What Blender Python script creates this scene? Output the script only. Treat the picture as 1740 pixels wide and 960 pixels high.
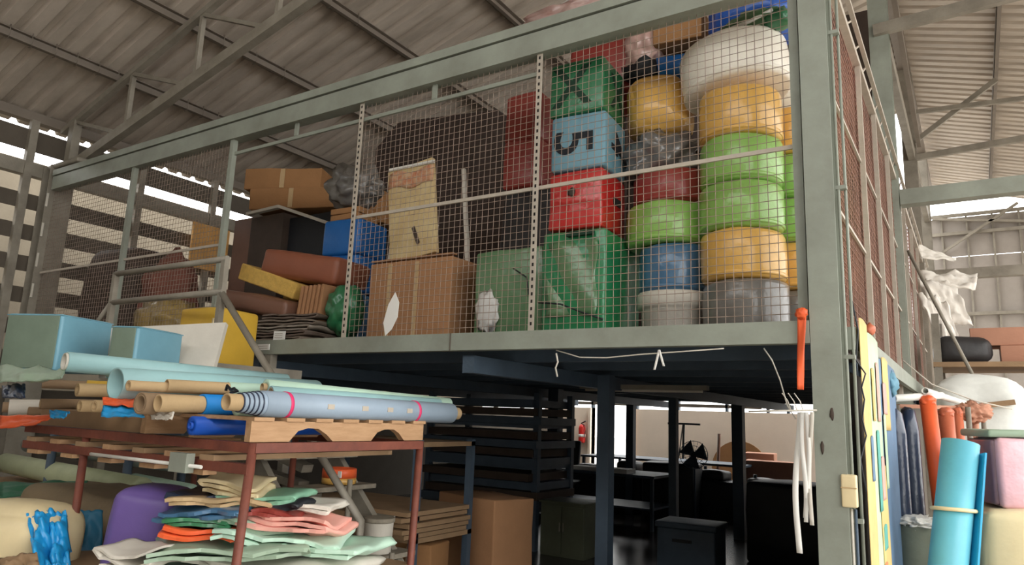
import bpy, bmesh, math, random
from mathutils import Vector, Matrix, noise

for o in list(bpy.data.objects):
    bpy.data.objects.remove(o)
scene = bpy.context.scene
COL = scene.collection

# ------------------------------------------------------------------ camera
cam_data = bpy.data.cameras.new('camera')
cam = bpy.data.objects.new('camera', cam_data)
COL.objects.link(cam)
scene.camera = cam
YAW, PITCH, ROLL, FPX = -0.578724, 0.1855116, 0.0393864, 1204.7
fwd = Vector((math.sin(YAW) * math.cos(PITCH), math.cos(YAW) * math.cos(PITCH), math.sin(PITCH)))
rgt = Vector((math.cos(YAW), -math.sin(YAW), 0))
upv = rgt.cross(fwd)
rx = math.cos(ROLL) * rgt + math.sin(ROLL) * upv
ux = -math.sin(ROLL) * rgt + math.cos(ROLL) * upv
cam.matrix_world = Matrix(((rx.x, ux.x, -fwd.x, 0), (rx.y, ux.y, -fwd.y, 0), (rx.z, ux.z, -fwd.z, 1.65), (0, 0, 0, 1)))
cam_data.sensor_width = 36
cam_data.lens = FPX / 1740 * 36
cam_data.clip_start = 0.05
cam_data.clip_end = 300

# ------------------------------------------------------------------ daylight: pale overcast sky
world = bpy.data.worlds.new('world')
scene.world = world
world.use_nodes = True
wn = world.node_tree
wn.nodes.clear()
wo = wn.nodes.new('ShaderNodeOutputWorld')
wb = wn.nodes.new('ShaderNodeBackground')
wb.inputs['Color'].default_value = (1.0, 0.995, 0.97, 1)
wb.inputs['Strength'].default_value = 4.6
wn.links.new(wb.outputs[0], wo.inputs[0])
sun_data = bpy.data.lights.new('sun', 'SUN')
sun_data.energy = 3.0
sun_data.angle = math.radians(25)
sun_data.color = (1.0, 0.97, 0.92)
sun = bpy.data.objects.new('sun', sun_data)
sun.rotation_euler = (math.radians(38), 0, math.radians(62))   # veiled sun, high, from behind and right of the camera
COL.objects.link(sun)
vs = scene.view_settings
vs.view_transform = 'Standard'
vs.look = 'None'
vs.gamma = 1.0
vs.use_curve_mapping = False
vs.exposure = 0.0
scene.cycles.max_bounces = 8
scene.cycles.diffuse_bounces = 5
scene.cycles.sample_clamp_indirect = 6.0

# ------------------------------------------------------------------ materials
def lin(c):
    return tuple((x / 255 / 12.92) if x / 255 <= 0.04045 else ((x / 255 + 0.055) / 1.055) ** 2.4 for x in c)

MATS = {}
def pm(name, rgb, rough=0.6, metal=0.0, var=0.12, vs=4.0, bump=0.1, bs=40.0, coat=0.0, trans=0.0, alpha=1.0, rgb2=None, stretch=None, spec=0.4, mixpos=0.5, mixw=0.2):
    """procedural principled material; colour wanders between two tones on object noise"""
    if name in MATS:
        return MATS[name]
    m = bpy.data.materials.new(name)
    m.use_nodes = True
    nt = m.node_tree
    p = nt.nodes['Principled BSDF']
    tc = nt.nodes.new('ShaderNodeTexCoord')
    src = tc.outputs['Object']
    if stretch:
        mp = nt.nodes.new('ShaderNodeMapping')
        mp.inputs['Scale'].default_value = stretch
        nt.links.new(src, mp.inputs[0])
        src = mp.outputs[0]
    n = nt.nodes.new('ShaderNodeTexNoise')
    n.inputs['Scale'].default_value = vs
    n.inputs['Detail'].default_value = 6
    n.inputs['Roughness'].default_value = 0.62
    nt.links.new(src, n.inputs['Vector'])
    a = lin(rgb)
    b = lin(rgb2) if rgb2 else tuple(min(1, x * (1 + var)) for x in a)
    a0 = a if rgb2 else tuple(x * (1 - var) for x in a)
    r = nt.nodes.new('ShaderNodeValToRGB')
    r.color_ramp.elements[0].position = mixpos - mixw
    r.color_ramp.elements[1].position = mixpos + mixw
    r.color_ramp.elements[0].color = (*a0, 1)
    r.color_ramp.elements[1].color = (*b, 1)
    nt.links.new(n.outputs['Fac'], r.inputs[0])
    nt.links.new(r.outputs[0], p.inputs['Base Color'])
    if bump > 0:
        n2 = nt.nodes.new('ShaderNodeTexNoise')
        n2.inputs['Scale'].default_value = bs
        n2.inputs['Detail'].default_value = 3
        nt.links.new(src, n2.inputs['Vector'])
        bm_ = nt.nodes.new('ShaderNodeBump')
        bm_.inputs['Strength'].default_value = bump
        bm_.inputs['Distance'].default_value = 0.02
        nt.links.new(n2.outputs['Fac'], bm_.inputs['Height'])
        nt.links.new(bm_.outputs[0], p.inputs['Normal'])
        if coat:
            nt.links.new(bm_.outputs[0], p.inputs['Coat Normal'])
    p.inputs['Roughness'].default_value = rough
    p.inputs['Metallic'].default_value = metal
    p.inputs['Specular IOR Level'].default_value = spec
    p.inputs['Coat Weight'].default_value = coat
    p.inputs['Coat Roughness'].default_value = 0.18
    p.inputs['Transmission Weight'].default_value = trans
    p.inputs['Alpha'].default_value = alpha
    MATS[name] = m
    return m

# painted steel, sheet metal, wood, soft goods
STEEL = pm('grey_green_painted_steel', (150, 156, 144), .5, var=.07, vs=3, bump=.04, rgb2=(128, 131, 120))
STEELB = pm('beige_grey_painted_steel', (150, 143, 130), .55, var=.08, rgb2=(122, 115, 103))
SLOT = pm('slotted_steel', (176, 166, 152), .5, var=.1, vs=12)
HOLE = pm('dark_hole', (30, 27, 25), .9, bump=0)
WIRE = pm('weathered_wire', (150, 132, 118), .6, metal=.0, var=.25, vs=6, bump=0)
WIRER = pm('rusty_wire', (140, 104, 88), .65, metal=.1, var=.2, vs=5, bump=0)
ROOF = pm('weathered_roof_sheet', (206, 194, 180), .6, var=.1, vs=1.5, rgb2=(166, 155, 142), bump=.05, stretch=(.4, 2, 2))
PURL = pm('purlin_steel', (120, 110, 99), .6, var=.1)
DARKST = pm('dark_steel', (70, 84, 98), .55, var=.15)
CONC = pm('concrete_floor', (178, 172, 162), .4, var=.2, vs=.7, rgb2=(140, 133, 124), bump=.05, bs=12)
PALE = pm('pale_plaster', (228, 212, 194), .85, var=.06, vs=1.2)
OUTW = pm('pale_outer_wall', (116, 107, 92), .9, var=.08)
BOARD = pm('grey_wall_board', (92, 84, 74), .8, var=.1)
PANELG = pm('grey_wall_panel', (152, 144, 136), .8, var=.06)
CARD = pm('cardboard', (168, 124, 88), .85, var=.08, vs=3)
CARDD = pm('brown_cardboard', (156, 114, 74), .85, var=.1, vs=3)
CARDP = pm('pinkish_cardboard', (188, 138, 114), .85, var=.06)
WOOD = pm('pale_pine', (182, 146, 110), .7, var=.12, vs=6, stretch=(6, 1, 6), rgb2=(158, 122, 88))
PLY = pm('plywood', (150, 122, 92), .75, var=.15, vs=5)
RUST = pm('red_oxide_steel', (122, 66, 50), .55, var=.15, vs=9, rgb2=(94, 50, 40))
TREAD = pm('weathered_tread', (150, 142, 126), .8, var=.2, vs=8, rgb2=(112, 104, 92))
KRAFT = pm('kraft_tube', (188, 160, 120), .8, var=.1)
KRAFTD = pm('brown_kraft_tube', (140, 116, 90), .85, var=.12)
BLACK = pm('black_plastic', (30, 33, 38), .5, var=.2)
DKCLOTH = pm('dark_wrapped_goods', (48, 46, 46), .5, var=.25, vs=6, bump=.3, bs=12)
DKBROWN = pm('dark_brown_goods', (70, 58, 50), .7, var=.2, vs=4)
WHITE = pm('white_plastic', (224, 222, 214), .5, var=.05)
WHITED = pm('dusty_white', (206, 200, 188), .7, var=.08)
PAPER = pm('white_paper', (232, 230, 224), .8, var=.03, bump=0)
INK = pm('black_ink', (28, 32, 38), .7, var=.1, bump=0)
INKG = pm('dark_green_ink', (24, 56, 40), .7, var=.1, bump=0)
def vinyl(name, rgb, wrap=0.0, **k):
    return pm(name, rgb, .42, coat=wrap, bump=.28 if wrap else .06, bs=14 if wrap else 30, var=.1, vs=3, **k)
GRN = vinyl('green_vinyl', (42, 112, 72), .6)
GRNP = vinyl('green_under_plastic', (30, 122, 74), .9)
OLIVE = vinyl('clouded_wrapped_green', (104, 134, 96), .9, rgb2=(74, 116, 78))
LBLUE = vinyl('light_blue_vinyl', (112, 154, 170))
SKYB = vinyl('sky_blue_vinyl', (112, 160, 178))
REDV = vinyl('red_wrapped_vinyl', (190, 44, 40), .9)
REDD = vinyl('dull_red_vinyl', (140, 54, 46), .3)
LIME = vinyl('lime_vinyl', (138, 182, 90), .7)
YELV = vinyl('warm_yellow_vinyl', (220, 172, 88), .7)
GREYV = vinyl('grey_wrapped_vinyl', (112, 108, 102), .9)
CREAMW = vinyl('off_white_vinyl', (238, 232, 218), .3)
STEELBLUE = vinyl('steel_blue_wrapped_vinyl', (62, 104, 138), .9)
ROYAL = vinyl('royal_blue_vinyl', (28, 86, 178), .5)
MIDBLUE = vinyl('mid_blue_vinyl', (26, 96, 164), .2)
ORNG = vinyl('orange_vinyl', (226, 96, 52))
ORNB = vinyl('brick_orange_vinyl', (190, 104, 74))
BRNV = vinyl('brown_vinyl', (140, 84, 62))
BRND = vinyl('dull_brown_vinyl', (116, 82, 66))
FOAMY = pm('yellow_foam', (206, 168, 88), .95, var=.15, vs=20, bump=.3, bs=60)
YELB = vinyl('bright_yellow_vinyl', (208, 168, 62))
PURP = vinyl('purple_vinyl', (108, 88, 152))
TEAL = vinyl('pale_teal_vinyl', (150, 188, 190))
TEALB = vinyl('turquoise_mat', (96, 172, 190))
TEALD = vinyl('turquoise_mat_inner', (30, 150, 196))
MINT = vinyl('mint_vinyl', (184, 214, 194))
SAGE = vinyl('sage_vinyl', (146, 166, 144))
GREYB = vinyl('blue_grey_printed_vinyl', (146, 162, 178))
AZURE = vinyl('azure_vinyl', (26, 134, 214))
COBALT = vinyl('cobalt_vinyl', (20, 84, 190))
CYANV = vinyl('cyan_vinyl', (30, 150, 212), .3)
PINK = vinyl('salmon_pink_vinyl', (232, 168, 154))
CREAM = vinyl('cream_vinyl', (222, 204, 162))
NAVY = vinyl('navy_vinyl', (28, 42, 66), .6)
MAG = pm('magenta_tape', (216, 52, 104), .5, bump=0)
CLEAR = pm('clouded_clear_plastic', (210, 208, 204), .25, coat=.8, bump=.5, bs=9, var=.08)
DCLEAR = pm('dark_crumpled_plastic', (70, 72, 74), .25, coat=.9, bump=.6, bs=10, var=.4, rgb2=(120, 116, 112))

# ------------------------------------------------------------------ mesh builders
ORG = {}
class MB:
    def __init__(s):
        s.v, s.f, s.sm = [], [], []
    def add(s, vs, fs, smooth=False):
        k = len(s.v)
        s.v += [Vector(p) for p in vs]
        s.f += [tuple(i + k for i in q) for q in fs]
        s.sm += [smooth] * len(fs)
        return s
    def box(s, a, b, rz=0.0, piv=None):
        """axis box from corner a to corner b, turned by rz about its middle"""
        x0, x1 = sorted((a[0], b[0])); y0, y1 = sorted((a[1], b[1])); z0, z1 = sorted((a[2], b[2]))
        vs = [Vector((x, y, z)) for z in (z0, z1) for x, y in ((x0, y0), (x1, y0), (x1, y1), (x0, y1))]
        if rz:
            c = Vector(piv) if piv else Vector(((x0 + x1) / 2, (y0 + y1) / 2, z0))
            R = Matrix.Rotation(rz, 3, 'Z')
            vs = [c + R @ (p - c) for p in vs]
        return s.add(vs, [(3, 2, 1, 0), (4, 5, 6, 7), (0, 1, 5, 4), (1, 2, 6, 5), (2, 3, 7, 6), (3, 0, 4, 7)])
    def bar(s, p, q, w, h, up=(0, 0, 1)):
        p, q = Vector(p), Vector(q)
        d = (q - p).normalized()
        u = Vector(up)
        if abs(d.dot(u)) > .98:
            u = Vector((0, 1, 0))
        x = d.cross(u).normalized() * (w / 2)
        z = x.cross(d).normalized() * (h / 2)
        vs = [e + a * x + b * z for e in (p, q) for a, b in ((-1, -1), (1, -1), (1, 1), (-1, 1))]
        return s.add(vs, [(0, 1, 2, 3), (7, 6, 5, 4), (0, 4, 5, 1), (1, 5, 6, 2), (2, 6, 7, 3), (3, 7, 4, 0)])
    def cyl(s, p, q, r, r2=None, n=16, cap=True, smooth=True):
        p, q = Vector(p), Vector(q)
        r2 = r if r2 is None else r2
        d = (q - p).normalized()
        u = Vector((0, 0, 1)) if abs(d.z) < .9 else Vector((1, 0, 0))
        x = d.cross(u).normalized(); y = d.cross(x)
        vs = []
        for e, rr in ((p, r), (q, r2)):
            vs += [e + rr * (math.cos(t) * x + math.sin(t) * y) for t in (2 * math.pi * i / n for i in range(n))]
        s.add(vs, [(i, (i + 1) % n, n + (i + 1) % n, n + i) for i in range(n)], smooth)
        if cap:
            k = len(s.v) - 2 * n
            s.f += [tuple(k + i for i in reversed(range(n))), tuple(k + n + i for i in range(n))]
            s.sm += [False, False]
        return s
    def pipe(s, p, q, r, ri, n=20):
        """open tube with wall thickness"""
        p, q = Vector(p), Vector(q)
        d = (q - p).normalized()
        u = Vector((0, 0, 1)) if abs(d.z) < .9 else Vector((1, 0, 0))
        x = d.cross(u).normalized(); y = d.cross(x)
        L = []
        for e, rr in ((p, r), (q, r), (q, ri), (p, ri)):
            L += [e + rr * (math.cos(t) * x + math.sin(t) * y) for t in (2 * math.pi * i / n for i in range(n))]
        fs = []
        for k in range(4):
            k2 = (k + 1) % 4
            fs += [(k * n + i, k * n + (i + 1) % n, k2 * n + (i + 1) % n, k2 * n + i) for i in range(n)]
        return s.add(L, fs, True)
    def tube(s, pts, r, n=6, smooth=True):
        pts = [Vector(p) for p in pts]
        rings = []
        for i, p in enumerate(pts):
            d = (pts[min(i + 1, len(pts) - 1)] - pts[max(i - 1, 0)]).normalized()
            u = Vector((0, 0, 1)) if abs(d.z) < .92 else Vector((0, 1, 0))
            x = d.cross(u).normalized(); y = d.cross(x)
            rings += [p + r * (math.cos(t) * x + math.sin(t) * y) for t in (2 * math.pi * k / n for k in range(n))]
        m = len(pts)
        fs = [(i * n + k, i * n + (k + 1) % n, (i + 1) * n + (k + 1) % n, (i + 1) * n + k) for i in range(m - 1) for k in range(n)]
        fs += [tuple(reversed(range(n))), tuple((m - 1) * n + k for k in range(n))]
        return s.add(rings, fs, smooth)
    def lathe(s, c, prof, n=28, tilt=None, wr=0.0, seed=0, sq=1.0):
        """profile of (radius, height) turned about the vertical through c"""
        c = Vector(c)
        R = tilt if tilt else Matrix.Identity(3)
        vs = []
        for r, z in prof:
            for i in range(n):
                t = 2 * math.pi * i / n
                p = Vector((r * math.cos(t), r * math.sin(t) * sq, z))
                if wr:
                    p *= 1 + wr * noise.noise(p * 5 + Vector((seed, 0, 0)))
                vs.append(c + R @ p)
        m = len(prof)
        fs = [(j * n + i, j * n + (i + 1) % n, (j + 1) * n + (i + 1) % n, (j + 1) * n + i) for j in range(m - 1) for i in range(n)]
        s.add(vs, fs, True)
        k = len(s.v) - n * m
        s.f += [tuple(k + i for i in reversed(range(n))), tuple(k + (m - 1) * n + i for i in range(n))]
        s.sm += [False, False]
        return s
    def rbox(s, base, sx, sy, sz, rz=0.0, r=.03, puff=0.0, wr=0.0, wf=3.0, seed=0, n=3, R=None):
        """soft-edged box standing on base (middle of its underside); puff swells, wr wrinkles"""
        hx, hy, hz = sx / 2, sy / 2, sz / 2
        r = min(r, hx * .95, hy * .95, hz * .95)
        def ax(h):
            mid = [-(h - r) + 2 * (h - r) * i / n for i in range(n + 1)]
            return [-h, -h + r * .13, -h + r * .5] + mid + [h - r * .5, h - r * .13, h]
        AX = [ax(hx), ax(hy), ax(hz)]
        N = [len(a) for a in AX]
        idx, vs, fs = {}, [], []
        rot = R if R else Matrix.Rotation(rz, 3, 'Z')
        b = Vector(base)
        def vid(i, j, k):
            if (i, j, k) in idx:
                return idx[(i, j, k)]
            p = Vector((AX[0][i], AX[1][j], AX[2][k]))
            inn = Vector((max(-hx + r, min(hx - r, p.x)), max(-hy + r, min(hy - r, p.y)), max(-hz + r, min(hz - r, p.z))))
            d = p - inn
            q = inn + (d.normalized() * r if d.length > 1e-9 else d)
            if puff:
                u, v, w = p.x / hx, p.y / hy, p.z / hz
                q += Vector((u * (1 - v * v) * (1 - w * w), v * (1 - u * u) * (1 - w * w), w * (1 - u * u) * (1 - v * v))) * puff
            if wr:
                q += wr * noise.noise_vector(p * wf + Vector((seed * 3.7, seed, -seed)))
            idx[(i, j, k)] = len(vs)
            vs.append(b + rot @ (q + Vector((0, 0, hz))))
            return idx[(i, j, k)]
        for a in range(3):
            o1, o2 = (a + 1) % 3, (a + 2) % 3
            for side in (0, N[a] - 1):
                for i in range(N[o1] - 1):
                    for j in range(N[o2] - 1):
                        q = []
                        for di, dj in ((0, 0), (1, 0), (1, 1), (0, 1)):
                            c = [0, 0, 0]; c[a] = side; c[o1] = i + di; c[o2] = j + dj
                            q.append(vid(*c))
                        fs.append(tuple(q if side else reversed(q)))
        return s.add(vs, fs, True)
    def blob(s, c, sx, sy, sz, amp=.12, fr=3.0, seed=0, sub=3, flat=None):
        bm = bmesh.new()
        bmesh.ops.create_icosphere(bm, subdivisions=sub, radius=1)
        c = Vector(c)
        vs = []
        for v in bm.verts:
            p = v.co.copy()
            p *= 1 + amp * noise.noise(p * fr + Vector((seed * 7.1, seed, 0))) + amp * .5 * noise.noise(p * fr * 2.3 + Vector((0, seed, 3)))
            q = Vector((p.x * sx, p.y * sy, p.z * sz)) + c
            if flat is not None and q.z < flat:
                q.z = flat
            vs.append(q)
        s.add(vs, [tuple(v.index for v in f.verts) for f in bm.faces], True)
        bm.free()
        return s
    def sheet(s, fn, nu, nv, th=.004, smooth=True):
        """thick sheet through fn(u, v), u and v in 0..1"""
        P = [[Vector(fn(i / nu, j / nv)) for j in range(nv + 1)] for i in range(nu + 1)]
        top, bot = [], []
        for i in range(nu + 1):
            for j in range(nv + 1):
                a = P[min(i + 1, nu)][j] - P[max(i - 1, 0)][j]
                b = P[i][min(j + 1, nv)] - P[i][max(j - 1, 0)]
                nrm = a.cross(b)
                nrm = nrm.normalized() if nrm.length > 1e-12 else Vector((0, 0, 1))
                top.append(P[i][j] + nrm * th / 2); bot.append(P[i][j] - nrm * th / 2)
        W = nv + 1
        M = len(top)
        fs = []
        for i in range(nu):
            for j in range(nv):
                q = (i * W + j, (i + 1) * W + j, (i + 1) * W + j + 1, i * W + j + 1)
                fs.append(q)
                fs.append(tuple(M + k for k in reversed(q)))
        ring = [i * W for i in range(nu + 1)] + [nu * W + j for j in range(1, nv + 1)] + [i * W + nv for i in range(nu - 1, -1, -1)] + [j for j in range(nv - 1, 0, -1)]
        fsr = [(ring[k], M + ring[k], M + ring[(k + 1) % len(ring)], ring[(k + 1) % len(ring)]) for k in range(len(ring))]
        k0 = len(s.v)
        s.add(top + bot, fs, smooth)
        s.f += [tuple(i + k0 for i in q) for q in fsr]
        s.sm += [False] * len(fsr)
        return s
    def prism(s, poly, p0, ex, ey, ez, depth):
        """2-D outline in the plane (ex, ey) at p0, pushed depth along ez"""
        p0, ex, ey, ez = Vector(p0), Vector(ex), Vector(ey), Vector(ez)
        n = len(poly)
        vs = [p0 + ex * a + ey * b for a, b in poly] + [p0 + ex * a + ey * b + ez * depth for a, b in poly]
        return s.add(vs, [tuple(reversed(range(n))), tuple(range(n, 2 * n))] + [(i, (i + 1) % n, n + (i + 1) % n, n + i) for i in range(n)])
    def wires(s, o, u, v, lu, lv, pitch=.05, r=.0016, jit=.002, seed=0):
        """welded wire grid: vertical wires along v, horizontal ones along u"""
        rnd = random.Random(seed)
        o, u, v = Vector(o), Vector(u), Vector(v)
        nrm = u.cross(v).normalized()
        def one(a, d, L, side):
            m = max(2, int(L / .5))
            pts = [a + d * (L * i / m) + side * rnd.uniform(-jit, jit) + nrm * rnd.uniform(-jit, jit) for i in range(m + 1)]
            rings = []
            for p in pts:
                rings += [p + side * r, p + nrm * r, p - side * r, p - nrm * r]
            s.add(rings, [(i * 4 + k, i * 4 + (k + 1) % 4, i * 4 + 4 + (k + 1) % 4, i * 4 + 4 + k) for i in range(m) for k in range(4)], True)
        for i in range(int(lu / pitch) + 1):
            one(o + u * (i * pitch), v, lv, u)
        for j in range(int(lv / pitch) + 1):
            one(o + v * (j * pitch) + nrm * (2 * r), u, lu, v)
        return s
    def build(s, name, mat, parent=None, loc=None):
        if parent is not None:
            org = ORG[parent.name]
        elif loc is not None:
            org = Vector(loc)
        else:
            xs = [p.x for p in s.v]; ys = [p.y for p in s.v]; zs = [p.z for p in s.v]
            org = Vector(((min(xs) + max(xs)) / 2, (min(ys) + max(ys)) / 2, min(zs)))
        me = bpy.data.meshes.new(name)
        me.from_pydata([p - org for p in s.v], [], s.f)
        me.polygons.foreach_set('use_smooth', s.sm)
        me.update()
        o = bpy.data.objects.new(name, me)
        COL.objects.link(o)
        me.materials.append(mat)
        if parent is not None:
            o.parent = parent
        else:
            o.location = org
        ORG[o.name] = org
        return o

def tag(o, label, cat, group=None):
    o['label'] = label
    o['category'] = cat
    if group:
        o['group'] = group
    return o
def struct(o, label=None):
    o['kind'] = 'structure'
    if label:
        o['label'] = label
    return o
def stuff(o):
    o['kind'] = 'stuff'
    return o
def T(name, label, cat, loc, group=None):
    o = bpy.data.objects.new(name, None)
    o.empty_display_size = .1
    COL.objects.link(o)
    o.location = loc
    ORG[o.name] = Vector(loc)
    return tag(o, label, cat, group) if cat else o
def inst(src, name, loc, parent=None, rot=None):
    """another object on the same mesh"""
    o = bpy.data.objects.new(name, src.data)
    COL.objects.link(o)
    o.parent = parent
    o.location = loc
    if rot:
        o.rotation_euler = rot
    return o
def letter(ch, size, pos, ex, ey, mat, parent, name='lettering'):
    """flat printed character: ex is the reading direction, ey the way up, pos its middle"""
    cu = bpy.data.curves.new(name, 'FONT')
    cu.body = ch
    cu.size = size
    cu.align_x = 'CENTER'; cu.align_y = 'CENTER'
    cu.extrude = .0012
    cu.offset = size * .012
    t = bpy.data.objects.new('tmp', cu)
    COL.objects.link(t)
    bpy.context.view_layer.update()
    me = bpy.data.meshes.new_from_object(t)
    bpy.data.objects.remove(t)
    ex, ey = Vector(ex).normalized(), Vector(ey).normalized()
    ez = ex.cross(ey)
    xs = [v.co.x for v in me.vertices]; ys = [v.co.y for v in me.vertices]
    cx, cy = (min(xs) + max(xs)) / 2, (min(ys) + max(ys)) / 2
    for v in me.vertices:
        v.co = Vector(pos) + ex * (v.co.x - cx) + ey * (v.co.y - cy) + ez * v.co.z - ORG[parent.name]
    me.materials.clear()
    me.materials.append(mat)
    o = bpy.data.objects.new(name, me)
    COL.objects.link(o)
    o.parent = parent
    return o

# ================================================================== the building
RIDGE_X, RIDGE_Z, SL = -.65, 7.97, .30
def roof_z(x):
    return RIDGE_Z - SL * abs(x - RIDGE_X)

struct(MB().box((-30, -25, -.2), (25, 60, 0)).build('floor', CONC, loc=(0, 0, 0)), 'grey stained concrete floor of the storage hall')

struct(MB().box((-9.8, 4.3, 0), (-.9, 17.2, .004)).build('floor_shade_slab', pm('worn_floor_shade_dark', (74, 72, 70), .22, var=.3, vs=1.2, rgb2=(48, 46, 45), bump=.04, bs=9)), 'worn shiny floor, coloured darker to deepen the shade under the loft')  # extra slab; its dark colour puts in the shade below the loft
struct(MB().box((-.76, 5.2, 0), (-.72, 14.4, 2.04)).build('wall_side_block', BOARD), 'dull boarding added to keep aisle light out from under the loft')  # added blocker: stops sky light from the aisle reaching under the loft
# roof: two slopes of ribbed sheets, each sheet a piece of its own, on purlins
ceil_l = T('ceiling', '', None, (0, 0, 0)); struct(ceil_l, 'weathered ribbed metal roof seen from below')
def rib_sheet(x0, x1, name, parent):
    prof = []
    for k in range(4):
        y = k * .23
        prof += [(y, 0), (y + .105, 0), (y + .13, .045), (y + .185, .045), (y + .21, 0)]
    prof.append((.92 + .02, 0.003))
    mb = MB()
    vs, fs = [], []
    for th in (0, .004):
        for x in (x0, x1):
            vs += [(x, y, roof_z(x) + z + th) for y, z in prof]
    n = len(prof)
    for t in (0, 2 * n):
        for i in range(n - 1):
            q = (t + i, t + i + 1, t + n + i + 1, t + n + i)
            fs.append(q if t else tuple(reversed(q)))
    mb.add(vs, fs)
    return mb.build(name, ROOF, parent)
first = rib_sheet(-10.15, RIDGE_X, 'roof_sheet', ceil_l)
first.location = (0, -4.08, 0)
for k in range(1, 21):
    inst(first, 'roof_sheet', (0, -4.08 + .92 * k, 0), ceil_l)
first_r = rib_sheet(RIDGE_X, 4.5, 'roof_sheet', ceil_l)
first_r.location = (0, -4.08, 0)
for k in range(1, 27):
    inst(first_r, 'roof_sheet', (0, -4.08 + .92 * k, 0), ceil_l)

def purlin(x, y0, y1, sgn):
    z = roof_z(x) - .012
    mb = MB()
    mb.box((x - .03, y0, z - .11), (x - .022, y1, z))
    mb.box((x - .03, y0, z - .11), (x + .03, y1, z - .102))
    mb.box((x - .03, y0, z - .008), (x + .03, y1, z))
    return mb.build('purlin', PURL, ceil_l)
for x in (-8.55, -7.28, -6.0, -4.68, -3.36, -2.04):
    pu = purlin(x, -4, 15.2, 1)
    for y in (2.9, 3.12, 3.37, 3.6, 3.85, 4.08, 5.0, 5.23, 5.46) if x < -8 else (4.6, 5.06, 5.5):
        MB().tube([(x + .035, y, roof_z(x) + .01), (x + .045, y, roof_z(x) - .1), (x + .02, y, roof_z(x) - .15), (x - .03, y, roof_z(x) - .14)], .005, 5).build('hook_bolt', PURL, pu)
for x in (.65, 1.95, 3.25):
    purlin(x, -4, 20.7, -1)
MB().box((RIDGE_X - .09, -4, RIDGE_Z - .16), (RIDGE_X + .09, 20.7, RIDGE_Z - .06)).build('ridge_beam', PURL, ceil_l)
# eave beam on the left wall
MB().box((-9.9, -4, 5.08), (-9.78, 15.2, 5.2)).build('eave_beam', PURL, ceil_l)

# left wall: open slatted wall with a pale yard wall beyond
wl = T('wall_left', '', None, (-9.8, 4, 0)); struct(wl, 'slatted left wall with daylight between its wide boards')
slat0 = MB().box((-9.83, -3, 3.96), (-9.80, 17.2, 4.15)).build('slat', BOARD, wl)
for k in range(1, 6):
    inst(slat0, 'slat', (0, 0, -.39 * k), wl)
MB().box((-9.83, -3, 0), (-9.80, 17.2, 1.74)).build('lower_panel', BOARD, wl)
MB().box((-9.86, -3, 4.37), (-9.74, 17.2, 4.54)).build('rail', STEELB, wl)
MB().box((-9.83, -3, 4.70), (-9.80, 17.2, 4.97)).build('slat', BOARD, wl)
for y in (1.2, 3.0, 3.72, 5.15, 6.3, 7.4, 8.55, 9.7, 10.9, 12.0, 13.2, 14.4, 15.6):
    MB().box((-9.80, y, 1.7), (-9.72, y + .09, 5.08)).build('stud', STEELB, wl)
struct(MB().box((-12.3, -8, 0), (-12.1, 17.2, 5.25)).build('wall_yard', OUTW), 'pale outer wall beyond the slatted wall')

# upper back wall behind the loft, low pale wall with doorway further back
struct(MB().box((-9.7, 10.5, 2.25), (-.78, 10.56, 7.6)).build('wall_back', DKBROWN), 'dull brown sheet wall across the back of the loft')
struct(MB().box((-11, -4.5, 0), (4.5, -4.3, 5.6)).build('wall_light_block', PANELG), 'unseen grey wall added behind the camera to cut frontal light')  # out of view, added only to hold back light from the front
wb_ = T('wall_far', '', None, (-5, 17, 0)); struct(wb_, 'pale plaster wall with a bright doorway under the loft')
MB().box((-10, 17.2, 0), (-8.55, 17.4, 1.94)).build('wall_piece', PALE, wb_)
MB().box((-7.3, 17.2, 0), (-.4, 17.4, 1.94)).build('wall_piece', PALE, wb_)
MB().box((-10, 17.25, 2.16), (-.4, 17.35, 2.5)).build('lintel_band', BOARD, wb_)
for x in (-9.3, -8.55, -7.3, -6.2, -5.0, -4.05, -3.6, -2.4, -1.2):
    MB().box((x - .03, 17.22, 1.94), (x + .03, 17.34, 2.16)).build('mullion', DARKST, wb_)
MB().box((-9.98, 17.22, 2.02), (-4.2, 17.3, 2.10)).build('wall_piece', BOARD, wb_)
d1 = MB().box((-7.36, 17.12, 0), (-7.3, 17.42, 1.94)).build('door_1', PALE); struct(d1, 'pale frame of the bright open doorway')
MB().box((-8.61, 17.12, 0), (-8.55, 17.42, 1.94)).build('door_jamb', PALE, d1)

# far end wall of the aisle: grey panels between studs, light above
we = T('wall_end', '', None, (1, 20.6, 0)); struct(we, 'grey panelled end wall of the aisle below a strip of daylight')
for k in range(14):
    x = -.95 + k * .54
    for z0, z1 in ((0, 2.2), (2.22, 4.55), (4.57, 6.0), (6.02, 7.02)):
        MB().box((x, 20.62, z0), (x + .52, 20.66, z1)).build('wall_panel', PANELG, we)
    MB().box((x - .03, 20.55, 0), (x + .01, 20.62, 7.05)).build('stud', STEELB, we)
for z in (4.5, 6.55, 7.02):
    MB().box((-1, 20.5, z), (7, 20.56, z + .08)).build('rail', STEELB, we)
MB().bar((-.6, 20.45, 6.0), (1.2, 20.45, 7.2), .05, .06).build('brace', STEELB, we)
MB().bar((-.6, 20.45, 7.0), (2.2, 20.45, 6.6), .05, .06).build('brace', STEELB, we)

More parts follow.
